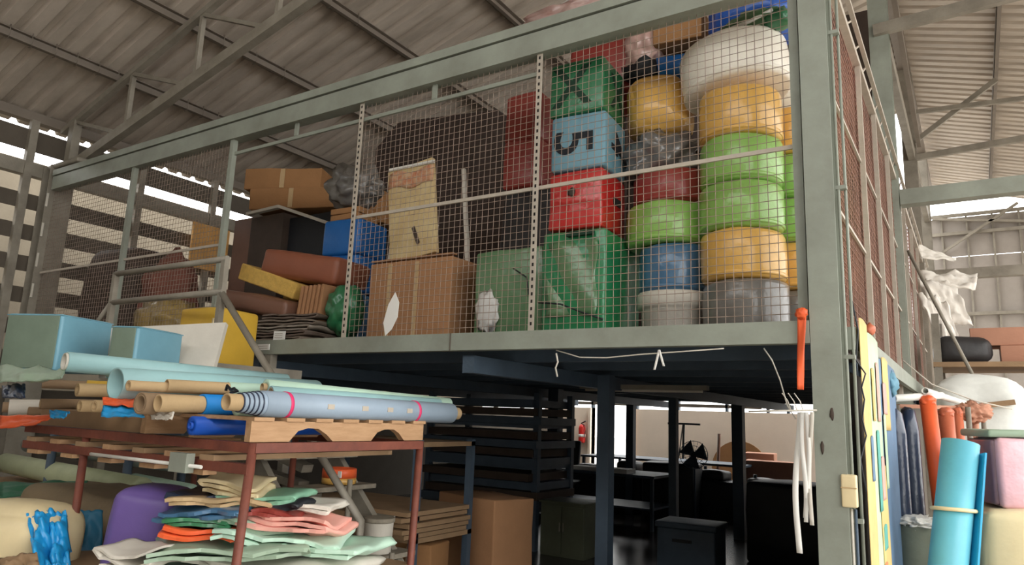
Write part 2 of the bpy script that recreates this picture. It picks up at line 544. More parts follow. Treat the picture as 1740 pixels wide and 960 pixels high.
# steel columns of the hall
def hcol(x, y, z1, label, w=.16, d=.16, m=STEEL, z0=0.0, name='steel_column', along='x'):
    t = T(name, label, 'column', (x, y, z0))
    if along == 'x':      # flanges face the camera side
        MB().box((x - w / 2, y - d / 2, z0), (x + w / 2, y - d / 2 + .012, z1)).build('flange', m, t)
        MB().box((x - w / 2, y + d / 2 - .012, z0), (x + w / 2, y + d / 2, z1)).build('flange', m, t)
        MB().box((x - .006, y - d / 2 + .012, z0), (x + .006, y + d / 2 - .012, z1)).build('web', m, t)
    else:
        MB().box((x - w / 2, y - d / 2, z0), (x - w / 2 + .012, y + d / 2, z1)).build('flange', m, t)
        MB().box((x + w / 2 - .012, y - d / 2, z0), (x + w / 2, y + d / 2, z1)).build('flange', m, t)
        MB().box((x - w / 2 + .012, y - .006, z0), (x + w / 2 - .012, y + .006, z1)).build('web', m, t)
    return t
t = hcol(-.625, 4.0, 4.55, 'tall grey green steel column at the near corner of the mesh cage', .145, .16)
for z, dx in ((1.72, .02), (1.55, -.03), (.9, .03)):
    MB().blob((-.63 + dx, 3.918, z), .01, .003, .03, .5, 4, int(z * 10), 2).build('rust_patch', DKBROWN, t)
t = hcol(-9.62, 4.08, 4.52, 'beige grey steel column at the slatted wall under the roof truss', .2, .3, STEELB, along='y')
for k in range(5):
    MB().box((-9.505, 3.925, 2.45 + k * .38), (-9.49, 3.945, 2.62 + k * .38)).build('wire_clip', WHITED, t)
hcol(-.65, 8.62, 7.82, 'tall ridge column first behind the cage corner', .2, .2, STEEL)
hcol(-.65, 13.25, 7.82, 'tall ridge column second behind the cage corner', .2, .2, STEELB)
hcol(-.65, 17.7, 7.82, 'tall ridge column furthest back down the aisle', .2, .2, STEELB)

# trusses
def truss(y, label, m, full=True):
    t = T('roof_truss', label, 'truss', (-9.5, y, 4.45))
    def tz(x): return roof_z(x) - .19
    def bz(x): return 4.55 + (x + 9.2) * .243
    MB().bar((-9.75, y, tz(-9.75)), (RIDGE_X, y, tz(RIDGE_X)), .07, .07).build('top_chord', m, t)
    MB().bar((-9.4, y, bz(-9.4)), (RIDGE_X, y, bz(RIDGE_X)), .09, .12).build('bottom_chord', m, t)
    MB().box((-9.5, y - .05, 4.5), (-9.38, y + .05, tz(-9.45))).build('end_post', m, t)
    nodes = [-9.42, -8.2, -6.9, -5.6, -4.3, -3.0, -1.7]
    for i, x in enumerate(nodes):
        if i:
            MB().bar((x, y, bz(x)), (x, y, tz(x)), .05, .05).build('strut', m, t)
        if i + 1 < len(nodes):
            xb = nodes[i + 1]
            MB().bar((x + .02, y, tz(x) - .03), (x + .9 * (xb - x), y, bz(x + .9 * (xb - x))), .045, .045).build('diagonal', m, t)
    return t
tr = truss(4.1, 'near roof truss rising from the left column above the mesh cage', STEELB)
MB().rbox((-9.3, 4.05, 4.47), .75, .2, .07, 0, .03).build('bearing_plate', STEELB, tr)
# right side ties, cross beams and bracing of the aisle
def single(name, mb, mat, label, cat, group=None):
    return tag(mb.build(name, mat), label, cat, group)
single('tie_beam', MB().bar((-.7, 8.5, 6.18), (6, 8.5, 6.42), .08, .13), STEELB, 'pale tie bar crossing high up from the first ridge column', 'beam')
single('tie_beam', MB().bar((-.6, 13.2, 6.2), (6, 13.2, 6.5), .07, .1), STEELB, 'pale tie bar crossing at the second ridge column', 'beam')
single('tie_beam', MB().bar((-.6, 13.3, 6.5), (.65, 13.3, 7.38), .06, .08), STEELB, 'short sloping brace from the second ridge column up to a purlin', 'beam')
single('tie_beam', MB().bar((-.6, 13.15, 7.0), (5, 13.15, 6.7), .06, .07), STEELB, 'thin bar crossing the aisle roof above the second tie bar', 'beam')
single('cross_beam', MB().box((-.54, 8.52, 4.08), (6, 8.68, 4.25)), STEEL, 'broad grey beam crossing the aisle at the first ridge column', 'beam')
single('cross_beam', MB().box((-.54, 13.15, 4.08), (6, 13.3, 4.24)), STEELB, 'broad grey beam crossing the aisle at the second ridge column', 'beam')
single('long_beam', MB().bar((-.62, 8.7, 6.2), (-.62, 17.6, 6.3), .1, .2), STEELB, 'long beam linking the ridge columns along the aisle', 'beam')
single('brace', MB().bar((-.5, 8.7, 6.9), (-.5, 13.1, 6.4), .06, .12), PURL, 'dark sloping brace between the first two ridge columns', 'brace')

# ================================================================== the loft with its mesh cage
FZ = 2.2
loft = T('storage_loft', 'grey steel loft floor carrying the mesh cage and stored goods', 'mezzanine', (-.7, 4, 2.08))
# floor: front channel, joists, deck
ch = MB().box((-5.35, 3.92, 2.08), (-.70, 3.93, 2.2)).box((-5.35, 3.93, 2.19), (-.70, 4.0, 2.2)).box((-5.35, 3.93, 2.08), (-.70, 4.0, 2.09)).build('front_channel', STEEL, loft)
MB().box((-3.06, 3.914, 2.08), (-3.052, 3.92, 2.2)).build('weld_joint', BOARD, ch)
MB().box((-5.22, 3.914, 2.115), (-4.98, 3.919, 2.165)).build('paper_sticker', PAPER, ch)
for i in range(2):
    MB().box((-5.2, 3.912, 2.128 + i * .018), (-5.0, 3.9135, 2.134 + i * .018)).build('print_line', SLOT, ch)
MB().box((-9.48, 4.07, 2.165), (-.76, 14.4, 2.2)).build('deck', DKBROWN, loft)
MB().box((-.545, 4.09, 2.06), (-.505, 14.4, 2.18)).build('side_channel', STEEL, loft)
for k in range(12):
    y = 4.55 + k * .8
    MB().box((-9.45, y, 2.05), (-.76, y + .06, 2.165)).build('joist', DARKST, loft)
for x in (-7.6, -5.3, -3.0):
    MB().box((x, 4.0, 1.93), (x + .1, 14.4, 2.05)).build('girder', DARKST, loft)
# supports below
def under_col(x, y, w, z1=2.05):
    MB().box((x - w / 2, y - w / 2, 0), (x + w / 2, y + w / 2, z1)).build('support_column', DARKST, loft)
for x, y, w in ((-2.84, 6.0, .12), (-5.05, 9.0, .16), (-5.36, 12.4, .14), (-3.30, 9.0, .1), (-3.02, 11.0, .16), (-.9, 7.3, .12), (-.9, 12.4, .12), (-9.2, 9.0, .16)):
    under_col(x, y, w)
FX = 0
cage_f = T('mesh_partition', 'front mesh wall of the cage below a deep grey beam', 'partition', (-5, 4, 2.2))
# top beam: channel with a set-back upper flange line
tb = MB().box((-9.45, 3.94, 4.18), (-.70, 3.955, 4.345)).build('top_beam', STEEL, cage_f)
MB().box((-9.45, 3.955, 4.18), (-.70, 4.06, 4.195)).build('bottom_flange', STEEL, tb)
MB().box((-9.45, 3.93, 4.36), (-.70, 4.06, 4.43)).build('upper_flange', STEEL, tb)
MB().box((-9.45, 3.965, 4.19), (-.70, 3.975, 4.37)).build('web', BOARD, tb)
# posts of the front
def slot_post(x):
    o = MB().box((x - .022, 3.965, 2.2), (x + .022, 3.972, 4.2)).box((x - .022, 3.972, 2.2), (x - .015, 4.01, 4.2)).build('slotted_post', SLOT, cage_f)
    mb = MB()
    for k in range(39):
        mb.box((x - .007, 3.9635, 2.24 + k * .05), (x + .007, 3.966, 2.262 + k * .05))
    stuff(mb.build('slot_hole', HOLE, o))
slot_post(-2.43); slot_post(-4.165)
for x, z0 in ((-5.9, 2.2), (-7.64, 2.2)):
    MB().box((x - .025, 3.96, z0), (x + .025, 4.01, 4.2)).build('square_post', STEEL, cage_f)
MB().box((-.76, 3.965, 2.2), (-.71, 4.0, 4.18)).build('square_post', STEEL, cage_f)
# rails
MB().box((-4.165, 3.985, 3.18), (-.72, 4.0, 3.205)).build('mid_rail', SLOT, cage_f)
MB().box((-9.5, 3.985, 3.13), (-5.9, 4.0, 3.155)).build('mid_rail', SLOT, cage_f)
MB().box((-5.9, 3.985, 4.03), (-2.45, 4.005, 4.06)).build('upper_rail', STEEL, cage_f)
for x in (-5.0, -3.4):
    MB().box((x - .02, 3.98, 4.06), (x + .02, 4.0, 4.18)).build('hanger', STEEL, cage_f)
# wire mesh of the front
def panel(name, o, u, v, lu, lv, m, seed, r=.0022, pitch=.05, par=None):
    stuff(MB().wires(o, u, v, lu, lv, pitch, r, .002, seed).build(name, m, par or cage_f))
panel('wire_mesh', (-4.15, 4.012, 2.2), (1, 0, 0), (0, 0, 1), 1.7, 2.0, WIRE, 1)
panel('wire_mesh', (-2.41, 4.012, 2.2), (1, 0, 0), (0, 0, 1), 1.68, 2.0, WIRE, 2)
panel('wire_mesh', (-9.5, 4.012, 2.2), (1, 0, 0), (0, 0, 1), 1.85, 2.0, WIRE, 3)
panel('wire_mesh', (-7.62, 4.012, 2.2), (1, 0, 0), (0, 0, 1), 1.7, 2.0, WIRE, 4)
cage_s = T('mesh_partition', 'rusty brown mesh side wall of the cage along the aisle', 'partition', (-.6, 9, 2.2))
# side of the cage along the aisle
MB().bar((-.59, 4.1, 4.4), (-.59, 14.4, 4.4), .05, .05).build('side_top_rail', SLOT, cage_s)
MB().bar((-.55, 4.1, 4.55), (-.55, 14.4, 4.55), .03, .03).build('side_top_rail', SLOT, cage_s)
for k in range(26):
    MB().bar((-.57, 4.2 + k * .4, 4.42), (-.57, 4.4 + k * .4, 4.54), .012, .012).build('lacing_bar', SLOT, cage_s)
for k, y in enumerate((4.12, 5.6, 6.6, 7.7, 9.0, 9.6, 10.8, 12.0, 13.2, 14.3)):
    MB().box((-.6, y - .014, 1.95 if 4.5 < y < 8 else 2.2), (-.565, y + .014, 4.4)).build('side_post', SLOT, cage_s)
for z in (2.9, 3.6):
    MB().box((-.605, 4.1, z), (-.59, 14.4, z + .02)).build('side_rail', SLOT, cage_s)
panel('side_wire_mesh', (-.615, 4.1, 2.2), (0, 1, 0), (0, 0, 1), 5.0, 2.2, WIRER, 5, .0022, .05, cage_s)
panel('side_wire_mesh', (-.625, 9.1, 2.2), (0, 1, 0), (0, 0, 1), 5.2, 2.2, WIRER, 6, .0022, .05, cage_s)
panel('side_wire_mesh', (-.66, 4.12, 2.2), (0, 1, 0), (0, 0, 1), 5.0, 2.2, WIRER, 7, .0022, .05, cage_s)

# landing, its railing and the stair down to the right
st = T('steel_stair', 'steel stair with board treads and pipe handrail in front of the loft', 'stair', (-3.8, 3.6, 0))
MB().box((-6.0, 3.12, 1.86), (-4.605, 3.9, 1.937)).build('landing', TREAD, st)
MB().box((-4.60, 3.10, 1.80), (-4.55, 3.92, 1.94)).build('landing_edge', STEELB, st)
MB().box((-5.05, 3.93, 1.94), (-4.97, 4.0, 2.08)).build('bracket', STEELB, st)
for x, y in ((-5.95, 3.15), (-4.6, 3.86), (-5.95, 3.86)):
    MB().box((x - .03, y - .03, 0), (x + .03, y + .03, 1.88)).build('support_post', STEELB, st)
for k in range(8):
    x, z = -4.35 + .205 * k, 1.74 - .205 * k
    MB().box((x - .2, 3.13, z - .03), (x + .02, 3.98, z)).build('tread', TREAD, st)
for y in (3.2, 3.9):
    MB().bar((-4.62, y, 1.80), (-2.82, y, 0.02), .05, .14).build('stringer', STEELB, st)
rl = MB().tube([(-4.47, 3.06, 2.43), (-2.95, 3.06, 1.03), (-2.95, 3.06, 0.0)], .024, 10).build('handrail', STEELB, st)
for x in (-5.93, -4.47):
    MB().box((x - .022, 3.04, 1.9), (x + .022, 3.08, 2.69)).build('railing_post', STEELB, st)
for z in (2.68, 2.44):
    MB().cyl((-5.93, 3.06, z), (-4.45, 3.06, z), .023, n=10).build('rail', STEELB, st)
MB().tube([(-5.93, 3.06, 2.45), (-6.3, 3.06, 2.12)], .02, 8).build('rail', STEELB, st)
for x in (-3.62, -3.2):
    MB().cyl((x, 3.62, 0), (x, 3.62, 1.5 - (x + 3.94)), .018, n=8).build('prop', STEELB, st)

# ================================================================== goods inside the cage
def fbox(name, label, cat, x0, x1, y0, dy, z0, z1, mat, rz=0.0, r=.025, puff=0.0, wr=0.0, seed=0, group=None, n=3):
    return single(name, MB().rbox(((x0 + x1) / 2, y0 + dy / 2, z0), x1 - x0, dy, z1 - z0, rz, r, puff, wr, 4, seed, n), mat, label, cat, group)
def foam_cube(label, x0, x1, y0, dy, z0, z1, mat, rz=0.0, group='foam cubes stacked in the cage', seam=None, wr=.004, seed=1):
    c = Vector(((x0 + x1) / 2, y0 + dy / 2, z0))
    t = T('foam_cube', label, 'foam cube', c, group)
    MB().rbox(c, x1 - x0, dy, z1 - z0, rz, .022, .006, wr, 4, seed).build('cover', mat, t)
    return t, c, Matrix.Rotation(rz, 3, 'Z')
# numbered cube column
def front(c, R, dx, dz, dy2):       # point on the front face
    return c + R @ Vector((dx, -dy2 - .008, dz))
def side(c, R, dy, dz, dx2):
    return c + R @ Vector((dx2 + .008, dy, dz))
t, c, R = foam_cube('green foam cube with a dark green cross, topmost of its stack', -2.48, -2.06, 4.2, .42, 3.79, 4.2, GRN, .05, seed=2)
letter('X', .42, front(c, R, -.03, .21, .21), R @ Vector((1, 0, 0)), (0, 0, 1), INKG, t)
letter('X', .36, side(c, R, .05, .2, .21), R @ Vector((0, 1, 0)), (0, 0, 1), INKG, t)
t, c, R = foam_cube('light blue foam cube marked with a black turned five', -2.46, -2.045, 4.2, .41, 3.37, 3.78, LBLUE, .07, wr=.002)
letter('5', .42, front(c, R, -.03, .2, .205), (0, 0, -1), R @ Vector((1, 0, 0)), INK, t)
letter('4', .36, side(c, R, .03, .22, .208), (0, 0, -1), R @ Vector((0, 1, 0)), INK, t)
t, c, R = foam_cube('red foam cube in crinkled clear wrap under the blue cube', -2.47, -2.05, 4.2, .42, 2.94, 3.36, REDV, .04, wr=.012, seed=4)
MB().blob(front(c, R, -.02, .26, .213), .03, .006, .035, .4, 3, 3, 2).build('emblem', DKBROWN, t)
MB().box(c + Vector((.2, -.02, .2)), c + Vector((.222, .1, .25))).build('emblem', HOLE, t)
t, c, R = foam_cube('large green foam block in clear wrap at the foot of the cube stack', -2.49, -2.01, 4.18, .62, 2.2, 2.92, GRNP, .02, wr=.014, seed=5)
MB().sheet(lambda u, v: (-2.44 + .38 * u + .015 * math.sin(v * 9), 4.172 - .012 * math.sin(u * 8 + v * 6), 2.32 + .52 * v), 14, 14, .003).build('loose_wrap', OLIVE, t)
MB().box((-2.28, 4.14, 2.87), (-2.08, 4.18, 2.9)).build('printed_strip', INKG, t)
MB().tube([(-2.48, 4.13, 2.42), (-2.3, 4.13, 2.40), (-2.12, 4.13, 2.33), (-2.0, 4.16, 2.29)], .006, 5).build('cord', BLACK, t)
t, c, R = foam_cube('wide pale green block in clouded wrap beside the large green block', -3.12, -2.53, 4.26, .6, 2.2, 2.86, OLIVE, .03, wr=.02, seed=6)
MB().tube([(-2.75, 4.22, 2.70), (-2.62, 4.2, 2.62), (-2.6, 4.2, 2.5), (-2.56, 4.2, 2.48)], .006, 5).build('cord', BLACK, t)
MB().blob((-2.98, 4.235, 2.4), .1, .02, .16, .5, 4, 2, 3).build('crumpled_wrap', CLEAR, t)
fbox('foam_block', 'tall dull red foam block standing high behind the slotted post', 'foam block', -3.31, -2.96, 4.85, .4, 3.98, 4.42, REDD, 0, .03, .01, .01, 2, 'red foam blocks behind the post')
fbox('foam_block', 'dull red foam block under the other one behind the slotted post', 'foam block', -3.3, -2.95, 4.83, .4, 3.55, 3.98, REDD, .05, .03, .01, .01, 3, 'red foam blocks behind the post')
fbox('foam_block', 'red wrapped block lying behind the top green cube', 'foam block', -2.62, -2.0, 4.7, .5, 4.15, 4.62, REDD, .1, .05, .02, .02, 4)
fbox('wrapped_bundle', 'dark plastic wrapped bundle carrying the two tall red blocks', 'bundle', -3.35, -2.7, 4.9, .5, 2.2, 3.55, DKCLOTH, 0, .06, .02, .03, 5, n=6)

# two columns of round foam drums by the corner
def drum(label, x, y, z0, h, r, mat, tilt=None, wr=.025, seed=0, group='round foam drums by the corner column', name='foam_drum', lift=0):
    e = .035
    prof = [(r * .55, 0), (r - e, 0), (r - e * .3, e * .3), (r, e), (r * 1.01, h * .5), (r, h - e), (r - e * .3, h - e * .3), (r - e, h), (r * .55, h)]
    t = T(name, label, 'foam drum', (x, y, z0), group)
    MB().lathe((x, y, z0), prof, 40, tilt, wr, seed).build('cover', mat, t)
    MB().lathe((x, y, z0), [(r * .99, e * .6), (r * 1.012, e * .8), (r * 1.012, e * 1.2), (r * .99, e * 1.4)], 40, tilt, wr, seed).build('piping', mat, t)
    return t
DL, DR = (-1.19, 4.52), (-.955, 5.03)
zs = [2.2, 2.53, 2.85, 3.155, 3.465, 3.80]
names = [('grey', GREYV), ('yellow', YELV), ('lime green', LIME), ('lime green', LIME), ('yellow', YELV)]
where = ['at the foot of the drum stack', 'just above the grey drum', 'lower of the two lime drums', 'upper of the two lime drums', 'just below the white drum']
for i, (nm, m) in enumerate(names):
    drum('%s wrapped foam drum in the front stack, %s' % (nm, where[i]), DL[0] + (.01, .0, -.005, .0, .0)[i], DL[1], zs[i], zs[i + 1] - zs[i] - .004, .262, m, seed=i)
    drum('%s foam drum half hidden by the corner column, %s' % (nm, where[i]), DR[0], DR[1], zs[i], zs[i + 1] - zs[i] - .004, .255, m, seed=i + 9, group='round foam drums half hidden behind the column')
tl = Matrix.Rotation(math.radians(-7), 3, 'Y')
drum('wide off white foam drum lying tilted on top of the front drum stack', -1.22, 4.62, 3.86, .33, .36, CREAMW, tl, .02, 31)
drum('off white foam drum half hidden by the corner column on top', -.98, 5.25, 3.83, .36, .31, CREAMW, None, .02, 33, 'round foam drums half hidden behind the column')
# second drum stack, further left
t = T('foam_drum', 'round white tub with a flared rim at the foot of the second stack', 'tub', (-1.68, 4.6, 2.2))
MB().lathe((-1.68, 4.6, 2.2), [(.2, 0), (.215, .01), (.22, .19), (.245, .2), (.25, .28), (.24, .3), (.2, .3)], 36).build('body', WHITED, t)
drum('steel blue wrapped drum standing on the white tub', -1.69, 4.62, 2.5, .33, .235, STEELBLUE, seed=41, group='second stack of round foam drums')
drum('flat lime green drum standing on the blue wrapped drum', -1.735, 4.65, 2.835, .29, .292, LIME, seed=42, group='second stack of round foam drums')
drum('flat dull red drum under a dark plastic heap', -1.73, 4.72, 3.13, .25, .28, REDD, seed=43, group='second stack of round foam drums')
single('plastic_heap', MB().blob((-1.82, 4.7, 3.52), .29, .26, .2, .3, 3, 5, 4, 3.375), DCLEAR, 'crumpled dark plastic heap between blue cube and drums', 'plastic heap')
single('foam_bundle', MB().rbox((-1.84, 4.75, 3.72), .42, .4, .42, .3, .1, .03, .04, 4, 7, 5), YELV, 'dull yellow wrapped bundle on the dark plastic heap', 'bundle')
single('plastic_heap', MB().blob((-1.95, 4.75, 4.26), .17, .15, .11, .35, 3, 8, 3, 4.14), BLACK, 'black crumpled plastic under the pinkish bag', 'plastic heap')
single('plastic_bag', MB().blob((-1.95, 4.72, 4.5), .16, .12, .22, .25, 2.5, 9, 4), pm('pinkish_cloudy_bag', (196, 160, 150), .3, coat=.7, bump=.5, bs=9), 'pinkish cloudy plastic bag tucked high beside the red block', 'bag')
single('foam_roll', MB().cyl((-1.86, 4.75, 4.24), (-1.35, 4.95, 4.30), .12, n=28), MIDBLUE, 'dark blue foam roll left of the white drums', 'foam roll')
fbox('cardboard_box', 'orange brown cardboard box on the dark blue roll near the top beam', 'cardboard box', -1.86, -1.5, 4.62, .35, 4.4, 4.68, CARDD, .12, .01)
single('foam_bundle', MB().rbox((-1.12, 4.75, 4.3), .58, .46, .42, -.1, .12, .04, .04, 3, 11, 5), ROYAL, 'big royal blue bundle in clear plastic at the very top', 'bundle')
t = T('plastic_bag', 'green bag of clear plastic scraps lying on the white drum', 'bag', (-1.02, 4.55, 4.22))
MB().blob((-1.05, 4.5, 4.29), .24, .13, .08, .25, 3, 12, 4).build('bag', OLIVE, t)
MB().tube([(-1.2, 4.38, 4.24), (-1.08, 4.37, 4.25), (-.93, 4.38, 4.3)], .012, 6).build('white_strip', PAPER, t)
MB().blob((-.92, 4.46, 4.26), .1, .09, .06, .3, 3, 13, 3).build('green_scrap', GRN, t)
fbox('foam_block', 'bright red block just showing beside the corner column', 'foam block', -.98, -.7, 5.35, .35, 4.18, 4.6, REDV, 0, .03, .01, .01, 14)
single('plastic_bag', MB().blob((-2.55, 4.6, 4.78), .5, .22, .13, .25, 3, 16, 4), pm('reddish_bag', (136, 92, 84), .35, coat=.5, bump=.4, bs=10, rgb2=(188, 164, 156)), 'reddish plastic bag heaped above the top beam', 'bag')
single('plastic_sheet', MB().sheet(lambda u, v: (-3.2 + .5 * u, 5.5 + .5 * v, 5.6 + .25 * v + .05 * math.sin(7 * u)), 8, 8, .004), WHITE, 'white plastic sheet hanging high above the top beam', 'sheet')

# bay with cardboard and boards
t = T('cardboard_box', 'big upright cardboard box behind the mesh beside the slotted post', 'cardboard box', (-3.84, 4.5, 2.2))
MB().rbox((-3.84, 4.5, 2.2), .88, .34, .68, 0, .012, 0, .006, 3, 2).build('carton', CARD, t)
for x in (-4.05, -3.76):
    MB().box((x - .02, 4.322, 2.22), (x + .02, 4.328, 2.86)).build('packing_tape', KRAFT, t)
MB().bar((-4.28, 4.36, 2.9), (-3.4, 4.36, 2.9), .06, .012).build('top_flap', CARD, t)
t = T('painted_board', 'cream painted board with a torn orange label standing on the box', 'board', (-3.9, 4.44, 2.91))
MB().rbox((-3.88, 4.42, 2.915), .5, .05, .84, 0, .006, R=Matrix.Rotation(math.radians(-7), 3, 'Y')).build('board', pm('cream_paint', (214, 196, 150), .75, var=.1, vs=6, rgb2=(196, 168, 120)), t)
MB().sheet(lambda u, v: (-4.2 + .5 * u + .01 * v, 4.385, 3.55 + .14 * v + .02 * math.sin(9 * u)), 10, 4, .003).build('torn_label', pm('torn_orange_label', (186, 106, 74), .8, var=.3, vs=18, rgb2=(204, 176, 140)), t)
MB().prism([(0, .15), (.03, .17), (.1, .02), (.07, 0)], (-3.9, 4.385, 3.02), (1, 0, 0), (0, 0, 1), (0, 1, 0), .004).build('dark_mark', DKBROWN, t)
MB().box((-4.2, 4.38, 3.72), (-3.7, 4.4, 3.745)).build('white_edge', WHITE, t)
t = T('folding_frame', 'white folding frame standing behind the cream board', 'frame', (-4.1, 4.7, 2.2))
MB().bar((-4.45, 4.68, 2.2), (-4.36, 4.68, 3.42), .04, .03).build('leg', WHITED, t)
MB().bar((-4.15, 4.75, 2.2), (-4.2, 4.75, 3.1), .03, .03).build('leg', WHITED, t)
MB().bar((-4.36, 4.68, 3.42), (-3.9, 4.68, 3.2), .05, .16).build('top_board', WHITED, t)
MB().bar((-3.45, 4.7, 2.2), (-3.62, 4.7, 3.75), .03, .03).build('leg', WHITED, t)
single('paper_scrap', MB().prism([(0, .1), (.03, .0), (.09, .05), (.14, .14), (.145, .25), (.10, .33), (.04, .24)], (-3.74, 3.958, 2.205), (1, 0, 0), (0, 0, 1), (0, 1, 0), .004), PAPER, 'white torn paper scrap stuck low on the mesh', 'paper')
# dark tarpaulin hung across the loft behind the goods
tp = T('hanging_tarp', 'dark brown tarpaulin hung across the loft behind the stacked goods', 'tarpaulin', (-4, 6.9, 2.2))
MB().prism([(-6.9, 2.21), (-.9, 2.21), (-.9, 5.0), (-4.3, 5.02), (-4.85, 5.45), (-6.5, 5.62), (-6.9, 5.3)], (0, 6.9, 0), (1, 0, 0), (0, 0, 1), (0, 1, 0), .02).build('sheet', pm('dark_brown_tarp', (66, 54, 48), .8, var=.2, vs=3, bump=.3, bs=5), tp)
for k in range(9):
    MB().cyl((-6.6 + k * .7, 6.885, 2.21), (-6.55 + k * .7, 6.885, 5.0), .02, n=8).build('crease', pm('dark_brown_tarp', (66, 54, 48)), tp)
# open bay: boxes, cushions, foam, fabric
t = T('storage_shelf', 'dark open shelf unit with a white top edge in the open bay', 'shelf', (-7.0, 5.6, 2.2))
MB().box((-7.85, 5.45, 2.2), (-7.45, 6.2, 3.98)).build('side_panel', BRND, t)
MB().box((-7.45, 5.4, 2.2), (-6.85, 6.2, 3.95)).build('front_panel', DKBROWN, t)
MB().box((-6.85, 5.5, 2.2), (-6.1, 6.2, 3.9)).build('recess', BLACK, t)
MB().bar((-7.5, 5.37, 4.0), (-6.9, 5.37, 4.02), .06, .035).build('white_edge', WHITED, t)
MB().bar((-6.9, 5.37, 4.02), (-6.05, 5.5, 3.72), .06, .035).build('white_edge', WHITED, t)
def carton(label, x, y, z, sx, sy, sz, rz, mat, group=None, tape=True, seed=1):
    t = T('cardboard_box', label, 'cardboard box', (x, y, z), group)
    MB().rbox((x, y, z), sx, sy, sz, rz, .015, .008, .012, 3, seed).build('carton', mat, t)
    if tape:
        c = Vector((x, y, z)); R = Matrix.Rotation(rz, 3, 'Z')
        MB().prism([(-.03, 0), (.03, 0), (.03, sz * .9), (-.03, sz * .9)], c + R @ Vector((0, -sy / 2 - .014, sz * .05)), R @ Vector((1, 0, 0)), (0, 0, 1), R @ Vector((0, 1, 0)), .003).build('packing_tape', KRAFT, t)
    return t
carton('brown carton, lower of two, on the dark shelf unit', -7.0, 5.85, 4.03, 1.15, .75, .27, .35, CARDD, 'cartons on the dark shelf', seed=2)
carton('brown carton, upper of two, on the dark shelf unit', -7.2, 5.8, 4.3, 1.0, .7, .27, .45, CARDD, 'cartons on the dark shelf', seed=3)
carton('small brown carton beside the two stacked cartons', -6.2, 6.3, 3.9, .5, .5, .4, .2, CARDD, 'cartons on the dark shelf', seed=4)
for i, (z, m, wh) in enumerate(((2.4, NAVY, 'lowest'), (2.78, MIDBLUE, 'second from the bottom'), (3.15, MIDBLUE, 'topmost'))):
    fbox('foam_block', 'blue foam block beside the slotted post, %s of three' % wh, 'foam block', -5.45, -4.98, 4.8, .45, z - (.2 if i == 0 else 0), z + .365, MIDBLUE if i else STEELBLUE, .1, .03, .01, .006, i, 'stack of blue foam blocks')
for i, wh in enumerate(('lower', 'upper')):
    fbox('wood_block', 'flat orange brown board, %s of two on the blue foam stack' % wh, 'board', -5.42, -5.04, 4.85, .3, 3.525 + i * .065, 3.585 + i * .065, CARDD, .08 * i, .008)
single('plastic_bag', MB().blob((-5.25, 5.0, 3.9), .3, .25, .24, .3, 3, 21, 4), pm('grey_plastic_bag', (136, 132, 126), .3, coat=.8, bump=.6, bs=10, rgb2=(84, 82, 80)), 'grey crumpled plastic bag above the blue foam stack', 'bag')
def tiltbox(name, label, cat, c, sx, sy, sz, ry, rz, mat, r=.05, puff=.02, wr=.012, seed=0, rx=0, group=None):
    R = Matrix.Rotation(rz, 3, 'Z') @ Matrix.Rotation(ry, 3, 'Y') @ Matrix.Rotation(rx, 3, 'X')
    return single(name, MB().rbox(Vector(c) - R @ Vector((0, 0, sz / 2)), sx, sy, sz, 0, r, puff, wr, 4, seed, 4, R), mat, label, cat, group)
tiltbox('cushion', 'red brown vinyl cushion sliding off the top of the foam heap', 'cushion', (-5.42, 4.72, 2.99), 1.0, .5, .26, .17, .1, BRNV, .05, seed=3, group='cushions heaped in the open bay')
tiltbox('cushion', 'flat dull brown cushion at the front of the heap', 'cushion', (-5.82, 4.55, 2.62), 1.0, .55, .17, .17, .05, BRND, .04, seed=4, group='cushions heaped in the open bay')
tiltbox('foam_slab', 'pale yellow foam slab under the red brown cushion', 'foam', (-5.78, 4.62, 2.86), .85, .4, .16, .3, .05, FOAMY, .015, 0, .006, 5)
tiltbox('foam_slab', 'pale yellow foam offcut showing below the cushion', 'foam', (-5.5, 4.85, 2.6), .6, .4, .2, .2, .05, FOAMY, .015, 0, .006, 6)
for k in range(6):
    tiltbox('foam_strip', 'ribbed foam strip standing in a row below the cushion, %s from the left' % ('first', 'second', 'third', 'fourth', 'fifth', 'sixth')[k], 'foam strip', (-5.2 + k * .055, 4.52, 2.56), .035, .3, .4, .12, 0, CARD, .006, 0, 0, k, group='ribbed foam strips')
single('plastic_bag', MB().blob((-4.72, 4.5, 2.52), .17, .16, .24, .2, 3, 25, 4), GRN, 'green plastic bag squeezed beside the slotted post', 'bag')
pf = random.Random(3)
gm = [pm('grey_tarp', (116, 104, 92), .7, bump=.2, bs=14), pm('brown_grey_tarp', (98, 84, 74), .7, bump=.2, bs=14), pm('pale_grey_tarp', (142, 132, 120), .7, bump=.2, bs=14)]
def fold(L, W, h, seed, sag=.02, lift=0.0):
    """folded cloth: hairpin fold along u, soft waves"""
    def fn(u, v):
        w = (v - .5) * W
        s = u * 2
        if s < .94:
            x, z = L * (s / .94), 0
        elif s < 1.06:
            a = (s - .94) / .12 * math.pi
            x, z = L + h / 2 * math.sin(a), h / 2 * (1 - math.cos(a))
        else:
            x, z = L * (1 - (s - 1.06) / .94), h
        n = noise.noise(Vector((x * 3 + seed, w * 3, seed * 1.7 + z * 4)))
        return Vector((x + .03 * noise.noise(Vector((w * 4, seed, 0))), w + .02 * n, z * (1 + .25 * n) + sag * n + lift * u))
    return fn
